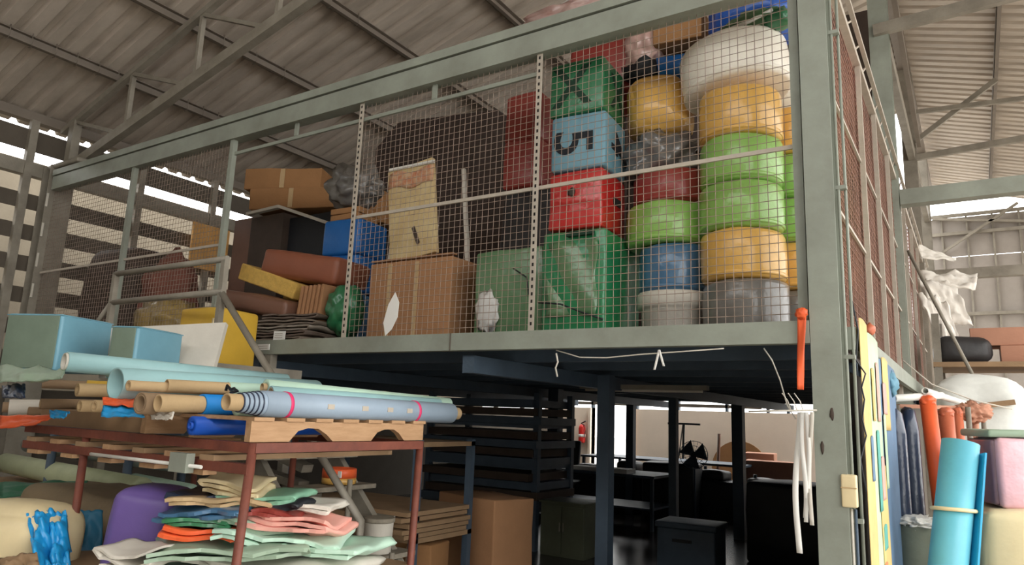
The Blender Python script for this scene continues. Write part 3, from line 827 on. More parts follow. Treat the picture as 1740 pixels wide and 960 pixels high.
def cloth(name, label, cat, base, L, W, h, rz, mat, seed, th=.008, sag=.02, group=None, tilt=0.0):
    f = fold(L, W, h, seed, sag)
    R = Matrix.Rotation(rz, 3, 'Z') @ Matrix.Rotation(tilt, 3, 'Y')
    b = Vector(base)
    return single(name, MB().sheet(lambda u, v: b + R @ f(u, v), 26, 10, th), mat, label, cat, group)
def bundle(name, label, cat, base, L, W, layers, gap, rz, mat, seed, th=.012, sag=.02, group=None, tilt=0.0):
    """cloth folded back and forth into several layers"""
    R = Matrix.Rotation(rz, 3, 'Z') @ Matrix.Rotation(tilt, 3, 'Y')
    b = Vector(base)
    seg = 12
    path = []
    for k in range(layers):
        run = [(L * i / seg, k * gap) for i in range(seg + 1)]
        path += run if k % 2 == 0 else run[::-1]
        if k < layers - 1:
            e = L if k % 2 == 0 else 0
            sg = 1 if k % 2 == 0 else -1
            path += [(e + sg * gap * .5 * math.sin(a_), k * gap + gap * .5 * (1 - math.cos(a_))) for a_ in (math.pi * .25, math.pi * .5, math.pi * .75)]
    m = len(path) - 1
    def fn(u, v):
        i = min(int(u * m + .5), m)
        x, z = path[i]
        w = (v - .5) * W * (1 + .06 * math.sin(z * 60 + seed))
        n1 = noise.noise(Vector((x * 5 + seed, w * 5, seed)))
        n2 = noise.noise(Vector((x * 11, w * 11 + seed, z * 30)))
        x2 = x + .05 * noise.noise(Vector((w * 3, seed, z * 40)))
        return b + R @ Vector((x2 - L / 2, w + .03 * n2, z + sag * n1 + .35 * gap * n2))
    return single(name, MB().sheet(fn, m, 10, th), mat, label, cat, group)
for k in range(5):
    bundle('folded_tarp', 'folded grey tarpaulin at the edge of the open bay, %s of the pile' % ('lowest', 'second', 'third', 'fourth', 'top')[k], 'tarpaulin', (-5.3 + .03 * k, 4.4 + .02 * k, 2.22 + .055 * k), .95 - .08 * k, .5, 2, .026, .05 * (k - 2), gm[k % 3], k + 3, .014, .016, 'grey tarpaulins in the open bay')
t = T('paper_tag', 'white printed paper tag on the grey tarpaulins', 'tag', (-5.1, 4.1, 2.25))
MB().bar((-5.17, 4.1, 2.26), (-5.02, 4.1, 2.255), .006, .085).build('tag', PAPER, t)
for k in range(3):
    MB().bar((-5.15, 4.096, 2.28 - k * .018), (-5.05, 4.096, 2.278 - k * .018), .004, .005).build('print_line', SLOT, t)
# left meshed bay
single('plastic_cover', MB().rbox((-9.0, 4.95, 2.2), 1.0, .9, 1.32, .05, .15, .03, .06, 2, 3, 5), DKBROWN, 'large dark covered stack in the left mesh bay', 'covered stack')
single('plastic_cover', MB().rbox((-8.2, 6.7, 2.2), .8, .7, 1.25, -.1, .12, .03, .05, 2, 4, 5), pm('brown_cover', (84, 70, 60), .7), 'lower brown covered stack beside the large dark one', 'covered stack')
single('cloth_heap', MB().blob((-7.95, 4.75, 2.8), .34, .3, .58, .25, 2.5, 31, 4, 2.205), pm('dull_red_cloth', (120, 74, 62), .8), 'dull red cloth heap behind the mesh', 'cloth heap')
single('plastic_bag', MB().blob((-7.35, 4.4, 2.5), .42, .25, .26, .3, 3, 32, 4, 2.205), pm('dull_yellow_bag', (176, 148, 84), .4, coat=.5, bump=.4, bs=9, rgb2=(110, 96, 66)), 'dull yellow bag of scraps behind the mesh', 'bag')
single('amber_board', MB().bar((-9.66, 6.0, 3.98), (-9.66, 6.62, 3.98), .04, .68), pm('amber_panel', (226, 172, 100), .6), 'amber translucent panel leaning at the slatted wall', 'panel')

# ================================================================== rack of rolls in front of the stair
RZ = 1.50
rack = T('pipe_rack', 'red brown pipe rack carrying fabric rolls and a pallet', 'rack', (-3.1, 2.4, 0))
K = (-2.48, 1.92)
for (x, y), dx in (((-2.48, 1.92), -.09), ((-3.78, 1.92), 0), ((-2.48, 2.97), -.04), ((-3.45, 2.97), -.03)):
    MB().cyl((x, y, RZ), (x + dx, y, 0), .019, n=14).build('leg', RUST, rack)
for z in (RZ - .02, RZ - .105):
    MB().box((-4.4, 1.90, z - .02), (-2.48, 1.94, z + .02)).build('rail', RUST, rack)
MB().box((-2.5, 1.92, RZ - .04), (-2.46, 2.97, RZ)).build('rail', RUST, rack)
MB().box((-4.4, 2.95, RZ - .04), (-2.48, 2.99, RZ)).build('rail', RUST, rack)
MB().cyl((-4.38, 2.95, RZ), (-4.38, 2.95, 0), .019, n=14).build('leg', RUST, rack)
for k in range(7):
    x = -4.36 + k * .26
    MB().box((x, 1.9, RZ - .085), (x + .1, 3.0, RZ - .062)).build('deck_board', WOOD if k % 2 else PLY, rack)
for k in range(5):
    x = -4.3 + k * .36
    MB().box((x, 1.885, RZ - .145), (x + .12, 1.95, RZ - .126)).build('cross_block', WOOD, rack)
for y in (1.96, 2.42, 2.9):
    MB().box((-4.38, y, RZ), (-3.32, y + .06, RZ + .085)).build('bearer', PLY, rack)
MB().box((-4.4, 1.85, .84), (-2.5, 3.0, .88)).build('lower_shelf', PLY, rack)
MB().cyl((-3.6, 1.86, RZ - .11), (-2.72, 1.86, RZ - .11), .008, n=8).build('steel_bar', WHITE, rack)
MB().box((-2.92, 1.84, RZ - .14), (-2.8, 1.88, RZ - .06)).build('joint_plate', STEEL, rack)

# notched pallet on the rack, its stringers along the depth
pal = T('pallet', 'pale pine pallet with notched sides lying on the rack', 'pallet', (-2.9, 2.45, RZ + .003))
PZ = RZ + .003
def stringer(x):
    Ls = 1.09
    pts = [(0, 0), (.2, 0), (.245, .045), (.3, .058), (.36, .055), (.41, .03), (.45, 0), (.7, 0), (.74, .04), (.79, .055), (.86, .055), (.9, .035), (.94, 0), (Ls, 0), (Ls, .085), (0, .085)]
    return MB().prism(pts, (x, 1.905, PZ), (0, 1, 0), (0, 0, 1), (1, 0, 0), .035)
for x in (-2.52, -2.9, -3.28):
    stringer(x).build('stringer', WOOD, pal)
for k in range(7):
    y = 1.91 + k * .165
    MB().box((-3.28, y, PZ + .085), (-2.475, y + .1, PZ + .1)).build('deck_slat', WOOD, pal)
for k in range(3):
    y = 1.91 + k * .49
    MB().box((-3.28, y, PZ - .0), (-2.487, y + .1, PZ + .012)).build('bottom_slat', WOOD, pal) if False else None

# rolls of sheeting, all with their near ends towards the left of the picture
def roll(label, p, q, r, mat, core=None, core_out=0.0, cm=None, bands=(), group='fabric rolls on the pipe rack', layers=0, hollow=False, name='fabric_roll', cat='roll'):
    p, q = Vector(p), Vector(q)
    d = (q - p).normalized()
    t = T(name, label, cat, p, group)
    core = core or r * .45
    MB().pipe(p + d * core_out, q, r, core, 28).build('wrap', mat, t)
    if not hollow:
        MB().pipe(p, q + d * core_out * .4, core, core * .8, 24).build('core', cm or KRAFT, t)
    for k in range(layers):
        rk_ = core + (r - core) * (.25 + .14 * k)
        a0_ = core_out - (layers - k) * .021
        MB().pipe(p + d * a0_, p + d * (core_out + .01), rk_, core, 28).build('loose_turn', mat, t)
        MB().pipe(p + d * (a0_ - .0015), p + d * (a0_ + .003), rk_ + .0012, rk_ - .004, 28).build('turn_edge', NAVY, t)
    for u in bands:
        c = p + (q - p) * u
        MB().pipe(c - d * .008, c + d * .008, r + .002, r - .004, 28).build('tape_band', MAG, t)
    return t
t = roll('thick blue grey printed roll with magenta tape bands on the pallet', (-2.52, 1.80, 1.660), (-2.50, 3.24, 1.650), .055, GREYB, .034, .165, KRAFT, (.2, .78), layers=5)
for k, u in enumerate((.35, .5, .62, .72)):
    c = Vector((-2.52, 1.80, 1.66)).lerp(Vector((-2.5, 3.24, 1.65)), u)
    MB().box(c + Vector((.053, -.02, -.01)), c + Vector((.0565, .02, .012))).build('print_mark', SLOT, t)
roll('azure blue roll on a long bare kraft core next to the printed roll', (-2.894, 1.74, 1.644), (-2.85, 3.0, 1.655), .046, AZURE, .037, .2, KRAFT)
roll('flattened cobalt blue roll lying under the azure roll', (-2.82, 1.85, 1.555), (-2.75, 2.9, 1.56), .04, COBALT, .015, 0.01, COBALT)
roll('wide brown kraft tube beside the azure roll', (-2.992, 1.72, 1.641), (-3.05, 2.9, 1.63), .047, KRAFTD, .037, 0, KRAFTD)
roll('cream tube with a pale green sheet lying on the kraft tubes', (-3.19, 1.95, 1.726), (-3.0, 3.1, 1.735), .033, MINT, .030, .3, KRAFT)
roll('wide hollow teal roll with a dark open mouth', (-3.357, 1.8, 1.725), (-3.35, 3.0, 1.74), .075, TEAL, .066, 0, TEAL, hollow=True)
roll('thin cream tube beside the hollow teal roll', (-3.21, 1.78, 1.717), (-3.2, 2.8, 1.72), .024, KRAFT, .017, 0, KRAFT)
roll('long pale teal roll lying across the top of the pile', (-3.786, 1.76, 1.828), (-3.6, 2.98, 1.80), .05, TEAL, .043, 0.01, WHITED)
roll('small kraft tube below the long teal roll', (-3.799, 1.85, 1.694), (-3.7, 2.6, 1.70), .034, KRAFT, .025, 0, KRAFT)
roll('dark kraft tube with yellow sheeting at the left', (-4.507, 2, 1.726), (-3.95, 3.0, 1.73), .032, YELB, .026, .22, KRAFTD)
roll('brown tube in the left of the lower row', (-4.272, 1.9, 1.614), (-4.0, 2.9, 1.64), .028, KRAFTD, .02, 0, KRAFT)
roll('narrow kraft tube, left of a close pair in the lower row', (-3.691, 1.82, 1.614), (-3.68, 2.8, 1.62), .028, KRAFT, .02, 0, KRAFT)
roll('narrow kraft tube, right of a close pair in the lower row', (-3.516, 1.8, 1.618), (-3.55, 2.8, 1.62), .028, KRAFT, .02, 0, KRAFT)
roll('white roll at the far left end of the rack', (-4.712, 1.9, 1.584), (-4.25, 3.0, 1.63), .045, WHITED, .03, .03, KRAFTD)
roll('dark brown tube stack end at the left', (-4.622, 2, 1.562), (-4.1, 2.8, 1.58), .03, KRAFTD, .02, 0, KRAFTD)
roll('mint green roll behind the printed roll', (-2.95, 2.3, 1.74), (-2.72, 3.5, 1.70), .042, MINT, .02, .02, KRAFT)
roll('pale teal roll ending in a kraft core behind the printed roll', (-2.82, 2.25, 1.71), (-2.62, 3.28, 1.695), .036, TEAL, .028, 0.0, KRAFT)
roll('pale mint roll lowest behind the printed roll', (-2.72, 1.98, 1.642), (-2.66, 3.15, 1.645), .04, MINT, .02, 0.02, KRAFT)
def drape(name, label, cat, pts, sag, mat, seed, group=None, th=.006, nu=16, nv=10):
    """rumpled sheet over four corners a b c d"""
    a, b, c, d = [Vector(p) for p in pts]
    def fn(u, v):
        p = a.lerp(b, u).lerp(d.lerp(c, u), v)
        n = noise.noise(Vector((u * 4 + seed, v * 4, seed))) + .5 * noise.noise(Vector((u * 9, v * 9 + seed, 0)))
        return p + Vector((.4, -.6, 1)) * sag * n
    return single(name, MB().sheet(fn, nu, nv, th), mat, label, cat, group)
drape('vinyl_sheet', 'orange vinyl sheet hanging over the left rack edge', 'sheet', [(-4.624, 1.86, 1.539), (-3.994, 1.86, 1.56), (-4.152, 1.84, 1.506), (-4.547, 1.84, 1.468)], .012, ORNG, 2)
drape('vinyl_sheet', 'orange sheet over the azure sheet between kraft tubes', 'sheet', [(-3.376, 1.76, 1.658), (-3.339, 1.9, 1.659), (-3.14, 1.78, 1.627), (-3.319, 1.74, 1.626)], .01, ORNG, 3)
drape('vinyl_sheet', 'azure sheet tucked below the orange sheet', 'sheet', [(-3.337, 1.75, 1.623), (-3.227, 1.85, 1.637), (-3.011, 1.76, 1.584), (-3.305, 1.73, 1.574)], .012, CYANV, 4)
drape('vinyl_sheet', 'small cyan sheet corner beside the white roll', 'sheet', [(-4.026, 1.84, 1.585), (-3.863, 1.86, 1.584), (-3.827, 1.82, 1.55), (-3.958, 1.82, 1.548)], .012, CYANV, 5)
drape('vinyl_sheet', 'sage green sheet spread under the left blue cube', 'sheet', [(-4.495, 1.768, 1.809), (-3.869, 1.816, 1.792), (-3.46, 1.609, 1.739), (-4.039, 1.601, 1.713)], .02, SAGE, 6)
drape('vinyl_sheet', 'navy sheet corner at the far left of the rack', 'sheet', [(-4.146, 1.655, 1.7), (-3.937, 1.668, 1.712), (-3.829, 1.632, 1.643), (-4.035, 1.62, 1.639)], .01, NAVY, 7)
drape('vinyl_sheet', 'greyish wrapper crumpled under the azure roll core', 'sheet', [(-3.045, 1.8, 1.609), (-2.864, 1.8, 1.61), (-2.842, 1.78, 1.578), (-2.989, 1.78, 1.576)], .014, WHITED, 8)
single('cable_tie', MB().tube([(-2.809, 2, 1.71), (-2.804, 2, 1.733), (-2.776, 2, 1.715), (-2.752, 2, 1.721), (-2.726, 2, 1.711), (-2.774, 2, 1.702)], .007, 6), BLACK, 'black plastic strap knot on top of the printed roll', 'strap')

# two blue foam cubes, white board, yellow box
def turned_cube(label, P, h, L1, L2, a, mat, group):
    A = Vector((-math.sin(a), math.cos(a), 0)); B = Vector((-math.cos(a), -math.sin(a), 0))
    c = Vector(P) + A * L1 / 2 + B * L2 / 2
    t = T('foam_cube', label, 'foam cube', c, group)
    MB().rbox(c, L2, L1, h, a, .018, .004, .002, 3, 1).build('cover', mat, t)
    pc = c - A * (L1 / 2 + .003)
    MB().rbox(pc + Vector((0, 0, .012)), L2 - .03, .006, h - .024, a, .003).build('sage_panel', pm('sage_grey_panel', (112, 128, 112), .5, bump=.05), t)
    MB().rbox(c + Vector((0, 0, h - .012)), L2 + .004, L1 + .004, .006, a, .003).build('seam', mat, t)
    return t
turned_cube('sky blue foam cube on the rolls, larger and further left', ((-4.627, 2.107, 1.808)), .345, .42, .40, .38, SKYB, 'blue foam cubes on the rolls')
turned_cube('sky blue foam cube on the rolls in front of the white board', ((-4.19, 2.34, 1.773)), .32, .42, .19, .38, SKYB, 'blue foam cubes on the rolls')
a, b, c, d = [Vector(p) for p in ((-5.066, 2.598, 2.13), (-4.264, 2.987, 2.192), (-4.144, 2.843, 1.831), (-4.866, 2.504, 1.779))]
single('foam_board', MB().sheet(lambda u, v: a.lerp(b, u).lerp(d.lerp(c, u), v), 2, 2, .035, False), WHITED, 'white rigid board leaning behind the right blue cube', 'board')
t = T('foam_block', 'bright yellow foam block on the stair landing', 'foam block', (-5.02, 3.55, 1.94))
MB().rbox((-5.1, 3.5, 1.94), .44, .42, .45, .12, .03, .01, .006, 3, 4).build('cover', YELB, t)
MB().bar((-4.89, 3.3, 2.05), (-4.89, 3.3, 2.3), .02, .006).build('strap', CREAM, t)

# lower shelf: purple block, cloths
t = T('foam_block', 'purple rounded foam block on the lower shelf of the rack', 'foam block', (-3.45, 2.2, .88))
R = Matrix.Rotation(.55, 3, 'Z') @ Matrix.Rotation(.1, 3, 'Y')
MB().rbox((-3.373, 2.053, 0.821), .29, .30, .42, 0, .055, .02, .008, 3, 3, 4, R).build('cover', PURP, t)
single('foam_block', MB().rbox((-3.046, 2.526, 1.02), .16, .2, .16, .5, .03, .01), PURP, 'small purple block behind the cloth pile', 'foam block')
single('cushion', MB().rbox((-3.945, 1.749, 0.784), .5, .35, .34, .4, .09, .03, .02, 3, 6, 4), CREAM, 'cream vinyl cushion at the bottom left corner', 'cushion')
drape('cloth_heap', 'shiny cyan cloth bunched beside the cream cushion', 'cloth heap', [(-3.744, 1.684, 1.117), (-3.7, 1.833, 1.124), (-3.536, 1.811, 0.886), (-3.498, 1.645, 0.923)], .06, CYANV, 41, None, .01, 30, 24)
drape('vinyl_sheet', 'dark teal sheet hanging behind the purple block', 'sheet', [(-4.031, 1.991, 1.081), (-3.916, 2.129, 1.072), (-3.889, 2.14, 0.832), (-3.928, 1.992, 0.833)], .03, pm('dark_teal', (30, 96, 124), .5), 9)
drape('vinyl_sheet', 'pale grey blue sheet below the cyan cloth', 'sheet', [(-3.719, 1.738, 0.949), (-3.605, 1.815, 0.941), (-3.484, 1.787, 0.872), (-3.595, 1.716, 0.867)], .03, GREYB, 10)
drape('vinyl_sheet', 'brown sheet lying at the bottom left', 'sheet', [(-3.63, 1.552, 0.952), (-3.494, 1.634, 0.984), (-3.371, 1.608, 0.916), (-3.517, 1.514, 0.909)], .02, PLY, 11)
single('tarp', MB().rbox((-4.35, 2.55, .88), 1.1, .75, .24, .1, .06, .03, .03, 3, 9, 5), pm('olive_brown_tarp', (120, 104, 80), .8, bump=.2), 'olive brown tarpaulin spread behind the purple block', 'tarpaulin')
def gp(x, y, z):
    return (x, y, z)
PCX, PCY = -2.78, 2.25        # middle of the pile on the lower shelf
cl = [
    ('pale sage cloth, broad and lowest in the pile', -.02, -.05, .885, .85, .62, 3, .03, SAGE),
    ('light grey cloth second from the bottom of the pile', .06, -.02, .97, .80, .55, 2, .026, WHITED),
    ('mint cloth reaching furthest right at the pile foot', .2, .05, 1.02, .66, .48, 2, .022, MINT),
    ('cream grey cloth with a fold facing front, low in the pile', -.1, -.1, 1.03, .6, .5, 2, .024, SAGE),
    ('pale mint folded cloth in the lower middle of the pile', .1, .0, 1.07, .52, .42, 2, .024, MINT),
    ('salmon pink folded cloth at the right of the pile', .17, .0, 1.115, .42, .36, 3, .02, PINK),
    ('orange cloth flap at the left of the pile', -.24, -.06, 1.08, .3, .32, 2, .022, ORNG),
    ('bright green cloth at the left above the orange flap', -.27, -.03, 1.125, .26, .28, 2, .02, GRN),
    ('dark blue cloth at the left of the pile', -.22, .02, 1.16, .36, .36, 2, .024, STEELBLUE),
    ('green grey cloth in the middle of the pile', .0, .04, 1.12, .3, .36, 2, .02, SAGE),
    ('brick red scrap in the middle of the pile', .08, -.03, 1.175, .2, .26, 2, .014, REDD),
    ('dusty white cloth above the pink one', .12, .1, 1.185, .4, .34, 2, .02, WHITED),
    ('black scrap sticking out of the pile', .1, -.02, 1.21, .16, .18, 2, .012, BLACK),
    ('beige cloth high in the pile', -.16, .05, 1.205, .44, .34, 2, .018, KRAFT),
    ('fresh mint cloth near the top of the pile', -.0, .08, 1.225, .34, .3, 2, .016, pm('fresh_mint', (128, 176, 148), .5)),
    ('navy cloth at the top left of the pile', -.3, .06, 1.235, .22, .26, 2, .016, NAVY),
    ('cream crumpled cloth topmost on the pile', -.17, .1, 1.25, .26, .26, 3, .02, CREAM),
]
pr = random.Random(9)
for i, (lb, dx, dy, z, L, W, n_, g_, m) in enumerate(cl):
    # pile runs along the direction across the picture
    ux_, uy_ = math.cos(.62), math.sin(.62)
    bundle('folded_cloth', lb, 'cloth', (PCX + dx * ux_ - dy * uy_, PCY + dx * uy_ + dy * ux_, z), L, W, n_, g_, .62 + pr.uniform(-.3, .3), m, i * 1.3 + 2, .015, .035, 'vinyl cloths piled on the lower shelf', tilt=pr.uniform(-.03, .08))
bundle('folded_cloth', 'crumpled pale cloth in front of the purple block', 'cloth', (-2.966, 1.797, 0.985), .24, .22, 3, .03, .3, WHITED, 51, .009, .04)

# second rack further left behind, with long rolls
r2 = T('pipe_rack', 'dark pipe rack with long pale rolls behind the front rack', 'rack', (-5.6, 3.0, 0))
for x, y in ((-4.6, 2.62), (-5.6, 2.62), (-4.6, 3.0), (-6.6, 2.62)):
    MB().cyl((x, y, 1.47), (x, y, 0), .028, n=12).build('leg', DARKST, r2)
for z in (1.45, .98):
    MB().box((-6.7, 2.6, z - .025), (-4.5, 2.65, z)).build('rail', DARKST, r2)
    MB().box((-6.7, 2.98, z - .025), (-4.5, 3.02, z)).build('rail', DARKST, r2)
MB().box((-6.7, 2.6, .98), (-4.5, 3.02, 1.0)).build('shelf_board', PLY, r2)
roll('long pale green roll on the rear rack', (-4.3, 2.55, 1.12), (-6.6, 2.75, 1.12), .075, pm('pale_green_vinyl', (176, 184, 148), .5), .03, 0, KRAFT, group='long rolls on the rear rack')
roll('long grey roll above the pale green one', (-4.5, 2.85, 1.26), (-6.6, 2.9, 1.26), .06, pm('grey_roll', (130, 140, 134), .5), .03, 0, KRAFT, group='long rolls on the rear rack')
roll('pale roll with a torn end on the rear rack', (-4.1, 2.75, 1.1), (-4.9, 2.85, 1.1), .06, MINT, .02, 0, KRAFT, group='long rolls on the rear rack')
drape('vinyl_sheet', 'dark green sheet hanging below the long rolls', 'sheet', [(-5.353, 2.218, 1.095), (-4.765, 2.471, 1.136), (-4.694, 2.407, 1.085), (-5.126, 2.137, 1.029)], .02, pm('dark_green_sheet', (38, 92, 66), .5), 21)
for k, (p, q, wh) in enumerate((((-4.75, 3.6, 1.40), (-4.05, 3.62, 1.22), 'upper of three'), ((-4.95, 3.62, 1.22), (-4.1, 3.64, 1.10), 'middle of three'), ((-4.9, 3.66, 1.08), (-4.0, 3.68, 1.02), 'lowest of three'))):
    single('plank', MB().bar(p, q, .1, .055), TREAD, 'grey white plank leaning behind the rack, ' + wh, 'plank', 'planks behind the rack')

# things on the stair treads
t = T('tape_tub', 'round orange and yellow tub standing on a stair tread', 'tub', (-3.83, 3.72, 1.128))
MB().lathe((-3.83, 3.72, 1.128), [(.10, 0), (.12, .005), (.12, .045), (.1, .045)], 32).build('lower_band', YELV, t)
MB().lathe((-3.83, 3.72, 1.173), [(.1, 0), (.12, 0), (.12, .06), (.11, .065), (.1, .05)], 32).build('upper_band', ORNG, t)
MB().bar((-3.745, 3.632, 1.18), (-3.745, 3.632, 1.225), .05, .006).build('white_label', PAPER, t)
t = T('paint_pail', 'white pail with a stained rim on a low stair tread', 'pail', (-3.42, 3.72, .718))
MB().lathe((-3.42, 3.72, .718), [(.085, 0), (.09, .005), (.098, .2), (.104, .205), (.104, .225), (.09, .225)], 32).build('body', WHITED, t)
MB().lathe((-3.42, 3.72, .915), [(.1, 0), (.105, .005), (.105, .028), (.1, .03)], 32).build('rim', TREAD, t)
t = T('tape_roll', 'small white tape roll lying on a low stair tread', 'tape', (-3.4, 3.4, .718))
MB().pipe((-3.36, 3.36, .75), (-3.39, 3.39, .75), .032, .018, 20).build('tape', WHITED, t)
MB().pipe((-3.358, 3.358, .75), (-3.392, 3.392, .75), .018, .014, 20).build('core', KRAFT, t)

# ================================================================== below the loft
t = T('plywood_rack', 'steel rack with plywood sheets beside the stair under the loft', 'rack', (-4.4, 5.0, 0))
for x, y in ((-3.98, 4.75), (-3.98, 5.5), (-5.6, 4.75), (-5.6, 5.5)):
    MB().box((x - .03, y - .03, 0), (x + .03, y + .03, 1.42)).build('post', DARKST, t)
for z in (1.4, .62):
    MB().box((-5.6, 4.72, z - .04), (-3.95, 5.53, z)).build('shelf', PLY, t)
for k in range(5):
    single('plywood_sheet', MB().box((-5.5 + .03 * k, 4.6 - .05 * (k % 2), .625 + k * .045), (-3.95 + .02 * (k % 3), 5.45, .66 + k * .045)), PLY, 'plywood sheet on the rack under the loft, %s of five' % ('lowest', 'second', 'third', 'fourth', 'topmost')[k], 'plywood', 'plywood sheets on the rack')
carton('tall cardboard box standing on the floor under the loft', -4.1, 5.95, 0, .85, .5, .88, -.25, CARD, tape=False, seed=12)
carton('squat brown carton on the floor beside the plywood rack', -4.15, 5.05, 0, .4, .35, .55, .2, CARDD, tape=True, seed=13)
# dark board stacks on a rack further in
dr = T('board_rack', 'dark rack of stacked boards in the shade under the loft', 'rack', (-5.6, 8.4, 0))
for x in (-6.5, -4.75):
    for y in (8.0, 8.9):
        MB().box((x - .04, y - .04, 0), (x + .04, y + .04, 1.95)).build('post', DARKST, dr)
for z in (.5, 1.02, 1.54):
    MB().box((-6.5, 7.95, z - .04), (-4.75, 8.95, z)).build('shelf', DARKST, dr)
words_ = ('lowest', 'second', 'third', 'topmost')
for s_i, z in enumerate((.5, 1.02, 1.54)):
    for k in range(4 if s_i < 2 else 3):
        single('dark_board', MB().box((-6.5 + .04 * ((k * 7 + s_i) % 3), 7.85 + .05 * ((k + s_i) % 3), z + .004 + k * .112), (-4.72 + .05 * ((k * 5 + s_i) % 3) - .05, 8.9, z + .10 + k * .112)), DKBROWN if k % 2 else DARKST, 'dark board, %s on the %s shelf of the dark rack' % (words_[k], ('low', 'middle', 'high')[s_i]), 'board', 'boards on the dark rack')
t = T('metal_cabinet', 'low dull green cabinet beside the dark board rack', 'cabinet', (-4.3, 8.15, 0))
DG = pm('dull_green_cabinet', (92, 96, 78), .6)
MB().rbox((-4.3, 8.15, 0), .6, .5, .62, 0, .01).build('body', DG, t)
for k in range(2):
    dd = MB().box((-4.59 + k * .295, 7.885, .04), (-4.305 + k * .295, 7.9, .59)).build('door', DG, t)
    MB().box((-4.33 + k * .05, 7.87, .3), (-4.315 + k * .05, 7.885, .4)).build('handle', STEELB, dd)
MB().rbox((-4.3, 8.14, .62), .64, .54, .025, 0, .005).build('top', DG, t)
# work tables, machines and boxes in the shade
def table(label, x0, x1, y0, y1, z, mat):
    t = T('work_table', label, 'table', ((x0 + x1) / 2, (y0 + y1) / 2, 0), 'work tables under the loft')
    MB().box((x0, y0, z - .04), (x1, y1, z)).build('top', mat, t)
    for x in (x0 + .05, x1 - .05):
        for y in (y0 + .05, y1 - .05):
            MB().box((x - .025, y - .025, 0), (x + .025, y + .025, z - .04)).build('leg', DARKST, t)
    MB().box((x0 + .05, y0 + .04, .3), (x1 - .05, y1 - .04, .33)).build('low_shelf', DARKST, t)
    return t
table('long work table with papers in the dark under the loft', -6.9, -4.2, 10.6, 11.6, .82, DARKST)
table('work table nearer the doorway with boxes on it', -6.9, -3.6, 13.4, 14.4, .92, DARKST)
for k, (x, y, w, wh) in enumerate(((-6.3, 10.8, .7, 'left'), (-5.4, 10.85, .6, 'middle'), (-4.9, 10.75, .5, 'right'))):
    single('paper_stack', MB().box((x - w / 2, y - .15, .822), (x + w / 2, y + .2, .87 + .01 * k)), PAPER, 'pale paper stack at the %s of the long work table' % wh, 'paper', 'paper stacks on the work table')
fbox('machine_body', 'dark machine under a cover beside the table', 'machine', -5.0, -4.1, 12.0, .7, 0, .95, BLACK, .1, .05, .02, .02, 3)
fbox('machine_body', 'dark squat machine at the right under the loft', 'machine', -2.5, -1.4, 9.3, .9, 0, .95, BLACK, .05, .05, .02, .02, 4)
t = T('storage_box', 'grey lidded box standing beside the middle column under the loft', 'box', (-2.68, 7.85, 0))
MB().rbox((-2.68, 7.85, 0), .62, .48, .54, .05, .02).build('body', DARKST, t)
MB().rbox((-2.68, 7.85, .54), .66, .52, .06, .05, .015).build('lid', DARKST, t)
MB().bar((-2.8, 7.59, .42), (-2.6, 7.6, .42), .03, .03).build('handle', BLACK, t)
carton('pale carton near the far wall beside the fan', -3.75, 15.2, .0, .6, .5, 1.1, .1, CARDP, tape=False, seed=15)
carton('pinkish carton leaning against the far wall', -3.3, 14.2, 0, .9, .4, 1.0, .1, CARDP, tape=False, seed=16)
single('round_board', MB().cyl((-4.6, 16.8, .642), (-4.6, 16.84, .642), .64, n=36), CARDD, 'round brown board leaning against the far wall', 'board')
for k, (x, y, w, h, wh) in enumerate(((-7.6, 12.9, .9, .86, 'furthest left'), (-6.3, 12.6, 1.0, .80, 'second from the left'), (-5.5, 12.7, .7, .90, 'in the middle'), (-3.9, 12.9, .8, .84, 'second from the right'), (-2.9, 12.5, .9, .78, 'furthest right'))):
    t = T('covered_machine', 'dark covered machine in the row before the far wall, ' + wh, 'machine', (x, y, 0), 'row of dark machines under the loft')
    MB().rbox((x, y, 0), w, .6, h * .8, .1 * (k - 2), .04, .02, .02, 3, k).build('base', BLACK, t)
    MB().rbox((x + .1 - .05 * k, y, h * .8), w * .55, .4, h * .2, .15 * (2 - k), .05, .02, .02, 3, k + 7).build('head', DKCLOTH, t)
    MB().cyl((x - w * .3, y, h * .8), (x - w * .3, y, h * 1.0 + .06), .03, n=10).build('spindle', DARKST, t)
# office chair
t = T('office_chair', 'dark office chair by the far wall left of the doorway', 'chair', (-6.45, 11.9, 0))
MB().rbox((-6.45, 11.9, .45), .48, .46, .08, 0, .03).build('seat', BLACK, t)
MB().rbox((-6.5, 12.1, .62), .46, .08, .62, 0, .035, R=Matrix.Rotation(-.15, 3, 'X')).build('backrest', BLACK, t)
MB().cyl((-6.45, 11.9, .08), (-6.45, 11.9, .45), .03, n=10).build('gas_post', DARKST, t)
for k in range(5):
    a_ = k * 2 * math.pi / 5
    MB().bar((-6.45, 11.9, .09), (-6.45 + .28 * math.cos(a_), 11.9 + .28 * math.sin(a_), .05), .04, .03).build('base_arm', DARKST, t)
